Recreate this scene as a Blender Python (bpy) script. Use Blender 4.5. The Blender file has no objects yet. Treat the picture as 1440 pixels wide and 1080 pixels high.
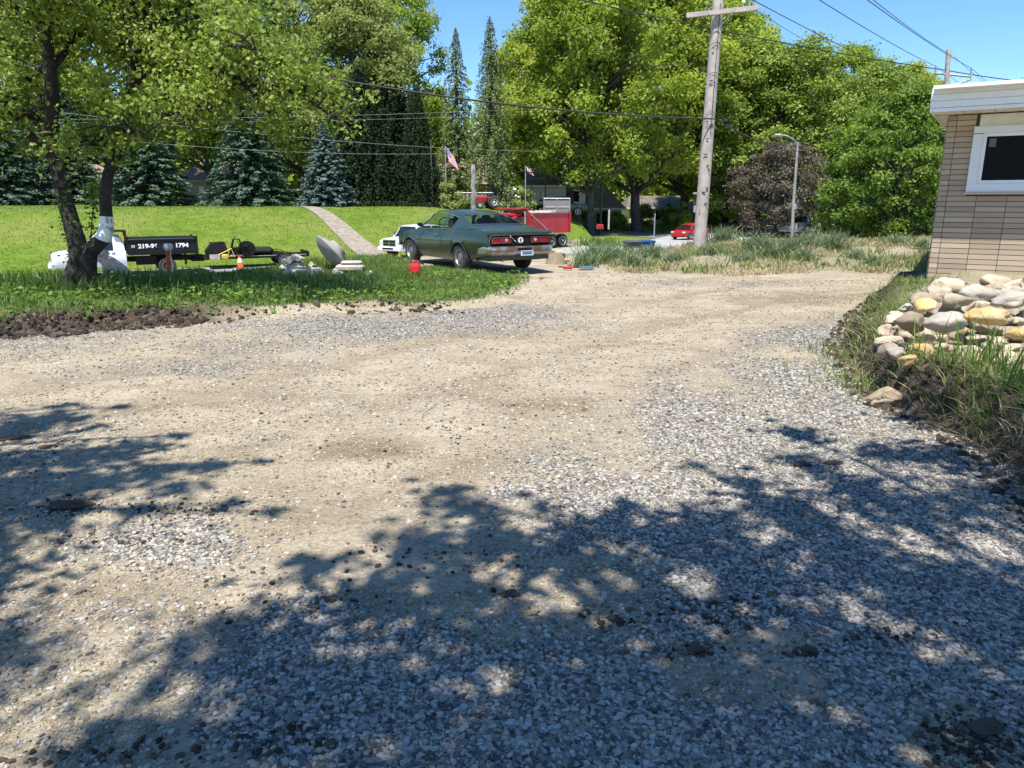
import bpy, math, random
import numpy as np
from mathutils import Vector, Matrix
SC = bpy.context.scene
COL = SC.collection
R = math.radians
rng = np.random.default_rng(7)
random.seed(7)
# ---------------------------------------------------------------- camera
PITCH = R(13.9); F = 1040.0; CH = 1.6
cp, sp = math.cos(PITCH), math.sin(PITCH)
cd = bpy.data.cameras.new('camera'); cam = bpy.data.objects.new('camera', cd); COL.objects.link(cam)
cam.location = (0, 0, CH); cam.rotation_euler = (math.pi/2 - PITCH, 0, 0)
cd.sensor_width = 36; cd.lens = 36*F/1440; cd.clip_start = .05; cd.clip_end = 3000
SC.camera = cam
def ray(u, v):
    x = (u-720)/F; y = (540-v)/F
    return x, cp + y*sp, -sp + y*cp
def G(u, v, z=0.0):                     # where the sight line meets the level z
    x, y, w = ray(u, v); t = (z-CH)/w
    return (x*t, y*t)
def W(u, v, Y):                         # point of the sight line at distance Y
    x, y, w = ray(u, v); t = Y/y
    return Vector((x*t, Y, CH + w*t))
def XU(u, Y, z=0.0):                    # x for pixel column u at distance Y, height z
    return (u-720)/F*(Y*cp-(z-CH)*sp)
def project(X, Y, Z):
    d = Y*cp-(Z-CH)*sp; h = Y*sp+(Z-CH)*cp
    d = np.where(d < .3, .3, d)
    return 720+F*X/d, 540-F*h/d
# ---------------------------------------------------------------- noise / geometry maths
_P = np.random.default_rng(3).random((256, 256))
def vnoise(x, y, s=1.0, seed=0):
    x = np.asarray(x, float)*s+seed*17.31+500; y = np.asarray(y, float)*s+seed*9.77+500
    xi = np.floor(x).astype(int); yi = np.floor(y).astype(int); fx = x-xi; fy = y-yi
    fx = fx*fx*(3-2*fx); fy = fy*fy*(3-2*fy)
    a = _P[xi & 255, yi & 255]; b = _P[(xi+1) & 255, yi & 255]; c = _P[xi & 255, (yi+1) & 255]; d = _P[(xi+1) & 255, (yi+1) & 255]
    return (a*(1-fx)+b*fx)*(1-fy)+(c*(1-fx)+d*fx)*fy
def fbm(x, y, s=1.0, seed=0, o=4):
    t = 0; a = .5
    for k in range(o): t = t+a*vnoise(x, y, s*2**k, seed+k*3); a *= .5
    return t/(1-.5**o)                  # 0..1
def sstep(a, b, x):
    t = np.clip((x-a)/(b-a), 0, 1); return t*t*(3-2*t)
def seg_dist(X, Y, pts, closed=False):
    best = np.full(np.shape(X), 1e9); P = list(pts)
    if closed: P = P+[P[0]]
    for (ax, ay), (bx, by) in zip(P[:-1], P[1:]):
        dx, dy = bx-ax, by-ay; L = dx*dx+dy*dy+1e-12
        t = np.clip(((X-ax)*dx+(Y-ay)*dy)/L, 0, 1)
        best = np.minimum(best, np.hypot(X-ax-t*dx, Y-ay-t*dy))
    return best
def inside(X, Y, poly):
    r = np.zeros(np.shape(X), bool); n = len(poly)
    for i in range(n):
        ax, ay = poly[i]; bx, by = poly[(i+1) % n]
        c = ((ay > Y) != (by > Y)) & (X < (bx-ax)*(Y-ay)/((by-ay) if by != ay else 1e-9)+ax)
        r ^= c
    return r
def sdpoly(X, Y, poly):                 # positive inside
    d = seg_dist(X, Y, poly, True); return np.where(inside(X, Y, poly), d, -d)
# ---------------------------------------------------------------- the lie of the land
FAR = [(-75, 8), (-45, 23), (-23.9, 34.7), (-9.3, 44.5), (3.2, 55.5), (12.5, 69), (17.5, 81), (34, 108), (60, 135), (110, 165)]
NEAR = [(-70, -2), (-41, 15), (-19.5, 27.5), (-4, 37.5), (9, 49), (20, 65), (25, 77), (41, 102), (65, 126), (115, 155)]
ROADPOLY = FAR+NEAR[::-1]
FARREG = FAR+[(400, 300), (400, 900), (-600, 900), (-600, -100), (-75, -60)]
CREST = ([-60, -12, -9.5, -7, -5.5, -4.2, -2.5, 1.5, 4, 8, 14, 22, 60], [11.2, 11.3, 12.2, 13.3, 14.8, 18, 22.5, 22.5, 21.5, 22, 23, 26, 34])
STRIP = [G(u, v) for u, v in [(-900, 474), (0, 464), (60, 469), (110, 463), (180, 457), (230, 457), (290, 452), (350, 453), (430, 448), (520, 438), (585, 440), (640, 436), (700, 430), (742, 414), (762, 400), (735, 389)]]
STRIP += [(-.3, 16.6), (-1.5, 17.5), (-3.2, 21), (-5, 23), (-40, 23), (-60, 9)]
MOUND = [G(u, v) for u, v in [(805, 372), (850, 381), (900, 387), (960, 391), (1050, 388), (1150, 384), (1240, 384)]]+[(10.5, 15.8), (60, 15), (60, 40), (14, 32), (4.5, 27), (2.4, 24), (1.2, 19.5)]
BANK = [G(u, v) for u, v in [(1500, 745), (1440, 686), (1390, 640), (1330, 604), (1268, 577), (1232, 562), (1212, 530), (1186, 492), (1196, 462), (1215, 438)]]+[(5.9, 11.9), (6.6, 13.2), (8.5, 15), (60, 15), (60, -10), (4.3, -10), (3.3, 1.5), (3.0, 3)]
TRACK = [G(u, v) for u, v in [(1290, 388), (1100, 405), (860, 450), (560, 520), (250, 600), (-200, 700)]]
def ruts(X, Y):
    d = seg_dist(X, Y, TRACK); w = fbm(X, Y, .7, 121)
    return (np.exp(-((d-.78)/.2)**2)+.7*np.exp(-((d-2.1)/.22)**2))*sstep(.3, .6, w+.1)
def H(X, Y, rough=True):
    X = np.asarray(X, float); Y = np.asarray(Y, float)
    n1 = fbm(X, Y, .35, 1)-.5; n2 = fbm(X, Y, 1.6, 5)-.5
    z = .05*n1*sstep(0, 6, Y) + .035*n2
    z = z-.022*ruts(X, Y)
    # raised verge
    ds = sdpoly(X, Y, STRIP)+(fbm(X, Y, 1.3, 9)-.5)*.5*sstep(-2.5, -5, X)
    hs = np.interp(X, [-12, -9.5, -8.2, -6, -2.5, 0, 3], [.08, .10, .22, .22, .12, .06, .03])
    z = z+hs*sstep(0, .34, ds)*(1+.5*(fbm(X, Y, 2.5, 11)-.5))
    cx, cy = G(425, 432, .25); z = z+.2*np.exp(-(((X-cx)/.75)**2+((Y-cy)/.4)**2))*(.7+.6*fbm(X, Y, 5, 2))
    cx, cy = G(745, 415); z = z+.05*np.exp(-(((X-cx-.6)/1.3)**2+((Y-cy-.8)/1.1)**2))
    cx, cy = G(850, 402); z = z+.20*np.exp(-(((X-cx)/1.3)**2+((Y-cy-.3)/.8)**2))*(.5+fbm(X, Y, 1.5, 15))
    dm = sdpoly(X, Y, MOUND)
    hm = np.interp(X, [1, 3, 4, 5.3, 9, 14, 30], [.0, .0, .05, .32, .34, .42, .45])
    z = z+hm*sstep(-.2, 4.6, dm)*(1+.35*n2)+.09*n2*sstep(0, .5, dm)
    db = sdpoly(X, Y, BANK)+(fbm(X, Y, 2.2, 21)-.5)*.25
    z = z+.36*sstep(0, .22, db)*(1+.3*n2)+.17*sstep(6.0, 8.5, Y)*sstep(.45, 1.2, db)
    cy = np.interp(X, CREST[0], CREST[1])
    z = z+(-1.9-z)*sstep(cy, cy+np.interp(X, [-12, -4, 3, 20], [11, 12, 20, 26]), Y)
    # far side
    sd = sdpoly(X, Y, FARREG)
    notch = sstep(0, 4, X-np.interp(Y, [50, 66, 72, 90], [-1.0, 2.5, 6.5, 7]))*sstep(26, 16, X)
    s0 = .6+17*notch; s1 = 15+16*notch
    zf = -1.9+.05*np.clip(sd, 0, 17)*notch+(3.05-.85*notch)*sstep(s0, s1, sd)+.006*np.clip(sd-15, 0, 60)+.12*(fbm(X, Y, .12, 31)-.5)*sstep(0, 6, sd)
    near_far = np.minimum(z, -1.9) if False else z
    return np.where(sd > 0, zf, z)
def h1(x, y): return float(H(np.array([x]), np.array([y]))[0])
# ---------------------------------------------------------------- materials
def nt(name):
    m = bpy.data.materials.new(name); m.use_nodes = True; N = m.node_tree.nodes; L = m.node_tree.links
    return m, N, L, N['Principled BSDF']
def mat(name, c, rough=.6, metal=0, c2=None, scale=4, bump=0, bscale=30, spec=.5, coat=0, detail=4, lo=.35, hi=.65, coord='Object'):
    m, N, L, b = nt(name)
    b.inputs['Base Color'].default_value = (*c, 1); b.inputs['Roughness'].default_value = rough; b.inputs['Metallic'].default_value = metal
    b.inputs['Specular IOR Level'].default_value = spec; b.inputs['Coat Weight'].default_value = coat; b.inputs['Coat Roughness'].default_value = .08
    tc = N.new('ShaderNodeTexCoord')
    if c2:
        n = N.new('ShaderNodeTexNoise'); n.inputs['Scale'].default_value = scale; n.inputs['Detail'].default_value = detail
        r = N.new('ShaderNodeMapRange'); r.inputs['From Min'].default_value = lo; r.inputs['From Max'].default_value = hi
        x = N.new('ShaderNodeMix'); x.data_type = 'RGBA'; x.inputs['A'].default_value = (*c, 1); x.inputs['B'].default_value = (*c2, 1)
        L.new(tc.outputs[coord], n.inputs['Vector']); L.new(n.outputs['Fac'], r.inputs['Value']); L.new(r.outputs[0], x.inputs['Factor']); L.new(x.outputs['Result'], b.inputs['Base Color'])
    if bump:
        n = N.new('ShaderNodeTexNoise'); n.inputs['Scale'].default_value = bscale; n.inputs['Detail'].default_value = 5
        u = N.new('ShaderNodeBump'); u.inputs['Strength'].default_value = bump; u.inputs['Distance'].default_value = .02
        L.new(tc.outputs[coord], n.inputs['Vector']); L.new(n.outputs['Fac'], u.inputs['Height']); L.new(u.outputs[0], b.inputs['Normal'])
    return m
def leafmat(name, cols, trans=.35, rough=.55, spec=.3):
    """leaf colour picked by the per-leaf value 'v'"""
    m, N, L, b = nt(name)
    a = N.new('ShaderNodeAttribute'); a.attribute_name = 'v'
    r = N.new('ShaderNodeValToRGB'); e = r.color_ramp.elements
    for i, c in enumerate(cols):
        el = e[i] if i < 2 else e.new(1)
        el.position = i/(len(cols)-1); 
    for i, c in enumerate(cols): e[i].position = i/(len(cols)-1); e[i].color = (*c, 1)
    L.new(a.outputs['Fac'], r.inputs['Fac']); L.new(r.outputs['Color'], b.inputs['Base Color'])
    b.inputs['Roughness'].default_value = rough; b.inputs['Specular IOR Level'].default_value = spec
    t = N.new('ShaderNodeBsdfTranslucent'); h = N.new('ShaderNodeHueSaturation'); h.inputs['Value'].default_value = 1.5; h.inputs['Saturation'].default_value = 1.05
    L.new(r.outputs['Color'], h.inputs['Color']); L.new(h.outputs[0], t.inputs['Color'])
    x = N.new('ShaderNodeMixShader'); x.inputs[0].default_value = trans
    L.new(b.outputs[0], x.inputs[1]); L.new(t.outputs[0], x.inputs[2]); L.new(x.outputs[0], N['Material Output'].inputs['Surface'])
    return m
# ---------------------------------------------------------------- objects
def link(name, me, m=None, parent=None, smooth=False):
    if m is not None: me.materials.append(m)
    o = bpy.data.objects.new(name, me); COL.objects.link(o); o.parent = parent
    if smooth: me.polygons.foreach_set('use_smooth', np.ones(len(me.polygons), bool))
    return o
def npmesh(name, verts, quads=None, tris=None, vals=None):
    me = bpy.data.meshes.new(name); verts = np.asarray(verts, np.float32)
    loops = []; starts = []; tot = []
    k = 0; nq = 0 if quads is None else len(quads); ntr = 0 if tris is None else len(tris)
    arr = []
    if nq: arr.append(np.asarray(quads, np.int32).ravel())
    if ntr: arr.append(np.asarray(tris, np.int32).ravel())
    li = np.concatenate(arr); st = np.concatenate([np.arange(nq)*4, nq*4+np.arange(ntr)*3]).astype(np.int32)
    me.vertices.add(len(verts)); me.vertices.foreach_set('co', verts.ravel())
    me.loops.add(len(li)); me.loops.foreach_set('vertex_index', li)
    me.polygons.add(nq+ntr); me.polygons.foreach_set('loop_start', st)
    me.update(calc_edges=True); me.polygons.foreach_set('use_smooth', np.zeros(nq+ntr, bool))
    if vals is not None:
        at = me.attributes.new('v', 'FLOAT', 'FACE'); at.data.foreach_set('value', np.asarray(vals, np.float32))
    return me
def tag(o, label=None, cat=None, group=None, kind=None):
    if label: o['label'] = label
    if cat: o['category'] = cat
    if group: o['group'] = group
    if kind: o['kind'] = kind
    return o
def thing(name, label, cat, loc=(0, 0, 0), rz=0, group=None):
    o = bpy.data.objects.new(name, None); COL.objects.link(o); o.location = loc; o.rotation_euler = (0, 0, rz); o.empty_display_size = .2
    return tag(o, label, cat, group)
def dup(o, loc=None, rz=None, label=None, sc=None, parent=None, rot=None):
    r = o.copy(); COL.objects.link(r)
    if parent is not None: r.parent = parent
    for ch in list(o.children): dup(ch, parent=r)
    if loc is not None: r.location = loc
    if rz is not None: r.rotation_euler = (0, 0, rz)
    if rot is not None: r.rotation_euler = rot
    if sc is not None: r.scale = sc if hasattr(sc, '__len__') else (sc,)*3
    if label: r['label'] = label
    return r
class MB:
    def __init__(s): s.v = []; s.f = []
    def add(s, vs, fs):
        b = len(s.v); s.v += [tuple(p) for p in vs]; s.f += [tuple(i+b for i in f) for f in fs]; return s
    def box(s, c, d, rz=0, rx=0, ry=0, bev=0):
        m = Matrix.Translation(c) @ Matrix.Rotation(rz, 4, 'Z') @ Matrix.Rotation(ry, 4, 'Y') @ Matrix.Rotation(rx, 4, 'X')
        x, y, z = d[0]/2, d[1]/2, d[2]/2; b = bev
        if not b:
            vs = [m @ Vector(p) for p in [(-x, -y, -z), (x, -y, -z), (x, y, -z), (-x, y, -z), (-x, -y, z), (x, -y, z), (x, y, z), (-x, y, z)]]
            return s.add(vs, [(0, 3, 2, 1), (4, 5, 6, 7), (0, 1, 5, 4), (1, 2, 6, 5), (2, 3, 7, 6), (3, 0, 4, 7)])
        rings = []
        for zz, k in ((-z, b), (-z+b, 0), (z-b, 0), (z, b)):
            X, Y = x-k, y-k
            rings.append([m @ Vector(p) for p in [(-X+b, -Y, zz), (X-b, -Y, zz), (X, -Y+b, zz), (X, Y-b, zz), (X-b, Y, zz), (-X+b, Y, zz), (-X, Y-b, zz), (-X, -Y+b, zz)]])
        return s.rings(rings)
    def rings(s, rings, cap=True, closed=True):
        n = len(rings[0]); vs = [p for r in rings for p in r]; fs = []
        for i in range(len(rings)-1):
            for j in range(n if closed else n-1):
                a = i*n+j; b = i*n+(j+1) % n; fs.append((a, b, b+n, a+n))
        if cap: fs.append(tuple(range(n))[::-1]); fs.append(tuple(range((len(rings)-1)*n, len(rings)*n)))
        return s.add(vs, fs)
    def tube(s, pts, rad, n=8, cap=True, jit=0, rnd=random):
        pts = [Vector(p) for p in pts]; rs = rad if hasattr(rad, '__len__') else [rad]*len(pts); rings = []
        up = Vector((0, 0, 1))
        for i, p in enumerate(pts):
            t = (pts[min(i+1, len(pts)-1)]-pts[max(i-1, 0)])
            if t.length < 1e-9: t = Vector((0, 0, 1))
            t.normalize(); a = t.cross(up if abs(t.z) < .9 else Vector((1, 0, 0))).normalized()
            if i and a.dot(pa) < 0: a = -a
            if i: a = (pa-t*pa.dot(t)).normalized()
            pa = a; b = t.cross(a)
            rings.append([p+(a*math.cos(k*2*math.pi/n)+b*math.sin(k*2*math.pi/n))*rs[i]*(1+(rnd.uniform(-jit, jit) if jit else 0)) for k in range(n)])
        return s.rings(rings, cap)
    def cyl(s, a, b, r, n=16, r2=None): return s.tube([a, b], [r, r if r2 is None else r2], n)
    def lathe(s, prof, n=24, m=None, cap=True):
        m = m or Matrix.Identity(4)
        return s.rings([[m @ Vector((r*math.cos(k*2*math.pi/n), r*math.sin(k*2*math.pi/n), z)) for k in range(n)] for r, z in prof], cap)
    def prism(s, poly, y0, y1, m=None):      # poly in x,z ; extruded in y
        m = m or Matrix.Identity(4); n = len(poly)
        return s.rings([[m @ Vector((x, y0, z)) for x, z in poly], [m @ Vector((x, y1, z)) for x, z in poly]])
    def build(s, name, m, parent=None, smooth=False, bevel=0, loc=None):
        me = bpy.data.meshes.new(name); me.from_pydata([tuple(p) for p in s.v], [], s.f); me.validate(); me.update()
        import bmesh
        b = bmesh.new(); b.from_mesh(me); bmesh.ops.delete(b, geom=[v for v in b.verts if not v.link_faces], context='VERTS'); bmesh.ops.recalc_face_normals(b, faces=b.faces)
        if bevel: bmesh.ops.bevel(b, geom=[e for e in b.edges if len(e.link_faces) == 2 and e.calc_face_angle(0) > .6], offset=bevel, segments=2, affect='EDGES', clamp_overlap=True)
        b.to_mesh(me); b.free()
        if smooth:
            me.polygons.foreach_set('use_smooth', np.ones(len(me.polygons), bool))
            me.set_sharp_from_angle(angle=R(38))
        o = link(name, me, m, parent)
        if loc: o.location = loc
        return o
def text(name, s, size, m, parent, loc, rot, thick=.004, bold=0, align='CENTER', sx=1):
    c = bpy.data.curves.new(name, 'FONT'); c.body = s; c.size = size; c.extrude = thick; c.offset = bold; c.align_x = align; c.align_y = 'CENTER'
    t = bpy.data.objects.new('tmp', c); COL.objects.link(t); dg = bpy.context.evaluated_depsgraph_get()
    me = bpy.data.meshes.new_from_object(t.evaluated_get(dg)); bpy.data.objects.remove(t)
    me.materials.clear(); o = link(name, me, m, parent); o.location = loc; o.rotation_euler = rot; o.scale = (sx, 1, 1); return o
# ---------------------------------------------------------------- palette
M = {}
M['rubber'] = mat('rubber', (.022, .022, .022), .85, c2=(.05, .048, .045), scale=6)
M['chrome'] = mat('chrome', (.62, .62, .62), .2, 1)
M['steel'] = mat('steel', (.35, .36, .37), .45, .8, c2=(.22, .21, .2), scale=8)
M['galv'] = mat('galvanised', (.42, .44, .45), .5, .5, c2=(.3, .31, .32), scale=5)
M['black'] = mat('black_paint', (.006, .006, .007), .5, c2=(.012, .012, .012), scale=3, spec=.25)
M['flatblack'] = mat('flat_black', (.008, .008, .008), .8, spec=.2)
M['white'] = mat('white_paint', (.78, .79, .8), .3, coat=.5, c2=(.7, .7, .69), scale=2)
M['red'] = mat('red_paint', (.40, .012, .022), .35, coat=.4, c2=(.31, .01, .02), scale=2)
M['orange'] = mat('orange_plastic', (.85, .14, .02), .55, c2=(.7, .1, .02), scale=8)
M['redplastic'] = mat('red_plastic', (.62, .02, .03), .4)
M['glass_dark'] = mat('dark_glass', (.012, .015, .017), .04, spec=.8)
M['lamp_red'] = mat('red_lens', (.30, .01, .012), .15, coat=.5)
M['lamp_clear'] = mat('clear_lens', (.6, .6, .58), .15, coat=.5)
M['amber'] = mat('amber_lens', (.7, .25, .02), .2)
M['concrete'] = mat('concrete', (.42, .39, .34), .9, c2=(.3, .28, .25), scale=5, bump=.4, bscale=25)
M['castgrey'] = mat('cast_grey_stone', (.20, .20, .20), .85, c2=(.33, .32, .30), scale=3, bump=.3, bscale=20)
M['bark'] = mat('bark', (.042, .034, .027), .95, c2=(.018, .015, .012), scale=7, bump=1, bscale=14, detail=6)
M['barkgrey'] = mat('grey_bark', (.10, .088, .075), .95, c2=(.045, .04, .035), scale=3, bump=1, bscale=6, detail=6)
M['wood'] = mat('weathered_wood', (.47, .41, .36), .85, c2=(.34, .295, .26), scale=5, bump=.4, bscale=40)
M['cable'] = mat('cable', (.03, .03, .03), .6)
M['cablelight'] = mat('cable_bare', (.32, .33, .33), .5, .3)
M['soil'] = mat('soil_clod', (.085, .06, .043), .95, c2=(.045, .033, .025), scale=12, bump=.8, bscale=40)
M['dirtm'] = mat('dry_dirt', (.33, .26, .18), .95, c2=(.25, .19, .13), scale=6, bump=.6, bscale=30)
def glassm(name, tint=(.72, .80, .76), alpha=.14):
    m, N, L, b = nt(name)
    b.inputs['Base Color'].default_value = (.01, .012, .012, 1); b.inputs['Roughness'].default_value = .03
    t = N.new('ShaderNodeBsdfTransparent'); t.inputs['Color'].default_value = (*tint, 1)
    x = N.new('ShaderNodeMixShader'); x.inputs[0].default_value = alpha
    L.new(t.outputs[0], x.inputs[1]); L.new(b.outputs[0], x.inputs[2]); L.new(x.outputs[0], N['Material Output'].inputs['Surface'])
    return m
M['glass'] = glassm('window_glass')
# ================================================================ SETTING: terrain sheets
def axis(lo, flo, fhi, hi, step, g):
    a = list(np.arange(flo, fhi+1e-6, step)); d = step; x = a[-1]
    while x < hi: d = min(d*g, 14); x += d; a.append(x)
    d = step; x = a[0]; pre = []
    while x > lo: d = min(d*g, 14); x -= d; pre.append(x)
    return np.array(pre[::-1]+a)
xs = axis(-320, -7.5, 7.5, 320, .06, 1.035); ys = axis(-60, 1.2, 16.5, 420, .06, 1.03)
XX, YY = np.meshgrid(xs, ys); ZZ = H(XX, YY)
SDS = sdpoly(XX, YY, STRIP); SDB = sdpoly(XX, YY, BANK); SDM = sdpoly(XX, YY, MOUND)
UU, VV = project(XX, YY, ZZ)
# gravel cover, from where the photograph shows it (ellipses on the ground, in picture units)
BL = [(1250, 640, 380, 150, 1), (1150, 520, 150, 70, 1), (1330, 830, 420, 220, 1), (1020, 600, 180, 70, .8), (800, 660, 150, 60, .5), (860, 590, 170, 35, .45), (1000, 720, 260, 90, .9),
      (900, 1020, 420, 120, 1), (560, 980, 260, 110, .95), (450, 900, 160, 60, .55), (620, 740, 110, 70, .35), (250, 770, 160, 50, .5), (150, 880, 170, 50, .2), (760, 950, 200, 60, .7),
      (230, 480, 420, 26, .55), (560, 460, 300, 22, .95), (700, 440, 130, 12, 1), (80, 510, 200, 30, .4), (330, 510, 180, 20, .4), (60, 650, 160, 60, .12), (980, 398, 200, 6, .6)]
BD = [(1040, 955, 130, 50, 1.1), (720, 850, 90, 40, .9), (1110, 900, 90, 22, .7), (1120, 500, 60, 14, .5), (800, 860, 110, 30, .5), (1340, 1010, 110, 60, .4)]
def gravel_mask(X, Y, U, V):
    g = np.zeros(np.shape(X))
    for cu, cv, ru, rv, w in BL: g = np.maximum(g, w*np.clip(1.6-np.hypot((U-cu)/ru, (V-cv)/rv)*1.15, 0, 1))
    for cu, cv, ru, rv, w in BD: g = g-w*np.clip(1.5-np.hypot((U-cu)/ru, (V-cv)/rv)*1.2, 0, 1)
    n = fbm(X, Y, .9, 41)-.5; n2 = fbm(X, Y, 4, 43)-.5
    g = sstep(.22, .98, g+n*1.1+n2*.6)*.9
    g = np.where(Y < 1.3, .8*sstep(-1.5, 0, X), g)
    return np.clip(g, 0, 1)
GRAV = gravel_mask(XX, YY, UU, VV)*(1-sstep(-.1, .1, SDS))*(1-sstep(-.05, .1, SDB))*(1-sstep(-.3, .2, SDM))
GRAV *= 1-sstep(15.5, 17, YY)
slope = np.hypot(*np.gradient(ZZ, ys, xs)[::-1])
nn = fbm(XX, YY, 1.1, 51)
MUD = np.maximum(sstep(-.22, .0, SDS)*sstep(.62, .42, SDS+(nn-.5)*.3)*sstep(-3.2, -4.6, XX), sstep(-.12, .02, SDB)*sstep(.7, .3, SDB))
mx, my = G(425, 432, .25); pile = np.exp(-(((XX-mx)/.95)**2+((YY-my)/.5)**2))
MUD = np.clip(MUD*(1-.6*pile), 0, 1)
GRASS = sstep(.3, .5, SDS+(nn-.5)*.3)*(1-sstep(.25, .5, pile))
GRASS *= 1-sstep(.35, .65, np.exp(-(((XX-.2)/1.7)**2+((YY-18.6)/2.2)**2)))*.95
GRASS = np.maximum(GRASS, sstep(.1, .9, SDM+(nn-.5)*1.2)*.35)
GRASS = np.maximum(GRASS, sstep(.25, .5, SDB)*.35)
GRASS = np.maximum(GRASS, sstep(21, 24, YY)*.7)
RUT = ruts(XX, YY)*.55
for cu, cv, ru, rv, w_ in [(765, 570, 75, 16, 1), (520, 635, 60, 18, .9), (630, 548, 70, 10, .5), (1130, 420, 90, 8, .8), (330, 560, 120, 10, .5), (700, 470, 160, 7, .5), (180, 850, 120, 30, .5), (430, 690, 90, 20, .4)]:
    RUT = np.maximum(RUT, w_*np.clip(1.5-np.hypot((UU-cu)/ru, (VV-cv)/rv)+(fbm(XX, YY, 3, 131)-.5)*1.6, 0, 1))
def grid_object(name, sel, mtl, attrs):
    ny, nx = XX.shape; idx = -np.ones(XX.size, int); cells = np.argwhere(sel)
    a = cells[:, 0]*nx+cells[:, 1]; q = np.stack([a, a+1, a+1+nx, a+nx], 1)
    used = np.unique(q); idx[used] = np.arange(len(used)); V3 = np.stack([XX.ravel()[used], YY.ravel()[used], ZZ.ravel()[used]], 1)
    me = npmesh(name, V3, idx[q])
    for k, A in attrs.items():
        at = me.attributes.new(k, 'FLOAT', 'POINT'); at.data.foreach_set('value', A.ravel()[used].astype(np.float32))
    o = link(name, me, mtl, smooth=True); o['kind'] = 'structure'; return o
def ground_material():
    m, N, L, b = nt('lot_ground'); tc = N.new('ShaderNodeTexCoord'); O = tc.outputs['Object']
    def noise(s, d=6, r=.6):
        n = N.new('ShaderNodeTexNoise'); n.inputs['Scale'].default_value = s; n.inputs['Detail'].default_value = d; n.inputs['Roughness'].default_value = r; L.new(O, n.inputs['Vector']); return n.outputs['Fac']
    def ramp(f, cols):
        r = N.new('ShaderNodeValToRGB'); e = r.color_ramp.elements
        while len(e) < len(cols): e.new(1)
        for i, (p, c) in enumerate(cols): e[i].position = p; e[i].color = (*c, 1)
        L.new(f, r.inputs[0]); return r.outputs[0]
    def mix(f, a, bb):
        x = N.new('ShaderNodeMix'); x.data_type = 'RGBA'; L.new(f, x.inputs['Factor']); L.new(a, x.inputs['A']); L.new(bb, x.inputs['B']); return x.outputs['Result']
    def attr(n):
        a = N.new('ShaderNodeAttribute'); a.attribute_name = n; return a.outputs['Fac']
    def math_(op, a, bb):
        q = N.new('ShaderNodeMath'); q.operation = op
        for i, z in enumerate((a, bb)):
            if isinstance(z, (int, float)): q.inputs[i].default_value = z
            else: L.new(z, q.inputs[i])
        return q.outputs[0]
    dirt = ramp(noise(1.3, 10, .75), [(.3, (.19, .148, .10)), (.45, (.295, .24, .168)), (.6, (.40, .335, .245)), (.75, (.385, .30, .195))])
    fine = ramp(noise(38, 6, .7), [(.34, (.15, .125, .09)), (.48, (.33, .285, .20)), (.64, (.54, .48, .38))])
    q = N.new('ShaderNodeMix'); q.data_type = 'RGBA'; q.inputs['Factor'].default_value = .45; L.new(dirt, q.inputs['A']); L.new(fine, q.inputs['B']); dirt = q.outputs['Result']
    mp = N.new('ShaderNodeMapping'); mp.inputs['Rotation'].default_value = (0, 0, R(-52)); mp.inputs['Scale'].default_value = (.5, 1.5, 1); L.new(O, mp.inputs['Vector']); tn = N.new('ShaderNodeTexNoise'); tn.inputs['Scale'].default_value = 1.6; tn.inputs['Detail'].default_value = 7; tn.inputs['Roughness'].default_value = .65; L.new(mp.outputs[0], tn.inputs['Vector']); tn.inputs['Distortion'].default_value = 1.4
    tk = ramp(tn.outputs['Fac'], [(.34, (.78, .77, .75)), (.5, (1, 1, 1)), (.68, (1.12, 1.11, 1.10))]); q = N.new('ShaderNodeMix'); q.data_type = 'RGBA'; q.blend_type = 'MULTIPLY'; q.inputs['Factor'].default_value = 1; L.new(dirt, q.inputs['A']); L.new(tk, q.inputs['B']); dirt = q.outputs['Result']
    vo = N.new('ShaderNodeTexVoronoi'); vo.inputs['Scale'].default_value = 60; L.new(O, vo.inputs['Vector'])
    sp_ = N.new('ShaderNodeSeparateColor'); L.new(vo.outputs['Color'], sp_.inputs[0])
    stones = ramp(sp_.outputs[0], [(0, (.075, .07, .06)), (.45, (.19, .18, .155)), (.8, (.32, .30, .27)), (1, (.48, .46, .42))])
    v2 = N.new('ShaderNodeTexVoronoi'); v2.inputs['Scale'].default_value = 30; L.new(O, v2.inputs['Vector'])
    s2 = N.new('ShaderNodeSeparateColor'); L.new(v2.outputs['Color'], s2.inputs[0])
    scat = math_('MULTIPLY', math_('GREATER_THAN', s2.outputs[1], .96), .5)       # stray stones in the dirt
    dirt = mix(scat, dirt, stones)
    dk = N.new('ShaderNodeMix'); dk.data_type = 'RGBA'; dk.blend_type = 'MULTIPLY'; L.new(attr('rut'), dk.inputs['Factor']); L.new(dirt, dk.inputs['A']); dk.inputs['B'].default_value = (.62, .56, .50, 1); dirt = dk.outputs['Result']
    col = mix(attr('grav'), dirt, stones)
    mud = ramp(noise(7, 8, .7), [(.3, (.03, .023, .018)), (.5, (.07, .052, .04)), (.7, (.14, .105, .08))])
    col = mix(attr('mud'), col, mud)
    gr = ramp(noise(9, 6), [(.3, (.045, .06, .018)), (.55, (.13, .14, .05)), (.75, (.26, .22, .12))])
    col = mix(attr('grass'), col, gr)
    L.new(col, b.inputs['Base Color']); b.inputs['Roughness'].default_value = .95; b.inputs['Specular IOR Level'].default_value = .15
    h = math_('ADD', math_('MULTIPLY', vo.outputs['Distance'], -.9), math_('MULTIPLY', noise(120, 3), .35))
    h = math_('MULTIPLY', h, math_('ADD', math_('MULTIPLY', attr('grav'), .8), .3)); h = math_('ADD', h, math_('MULTIPLY', noise(9, 8, .7), 1.2))
    u = N.new('ShaderNodeBump'); u.inputs['Strength'].default_value = .8; u.inputs['Distance'].default_value = .03; L.new(h, u.inputs['Height']); L.new(u.outputs[0], b.inputs['Normal'])
    return m
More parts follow.
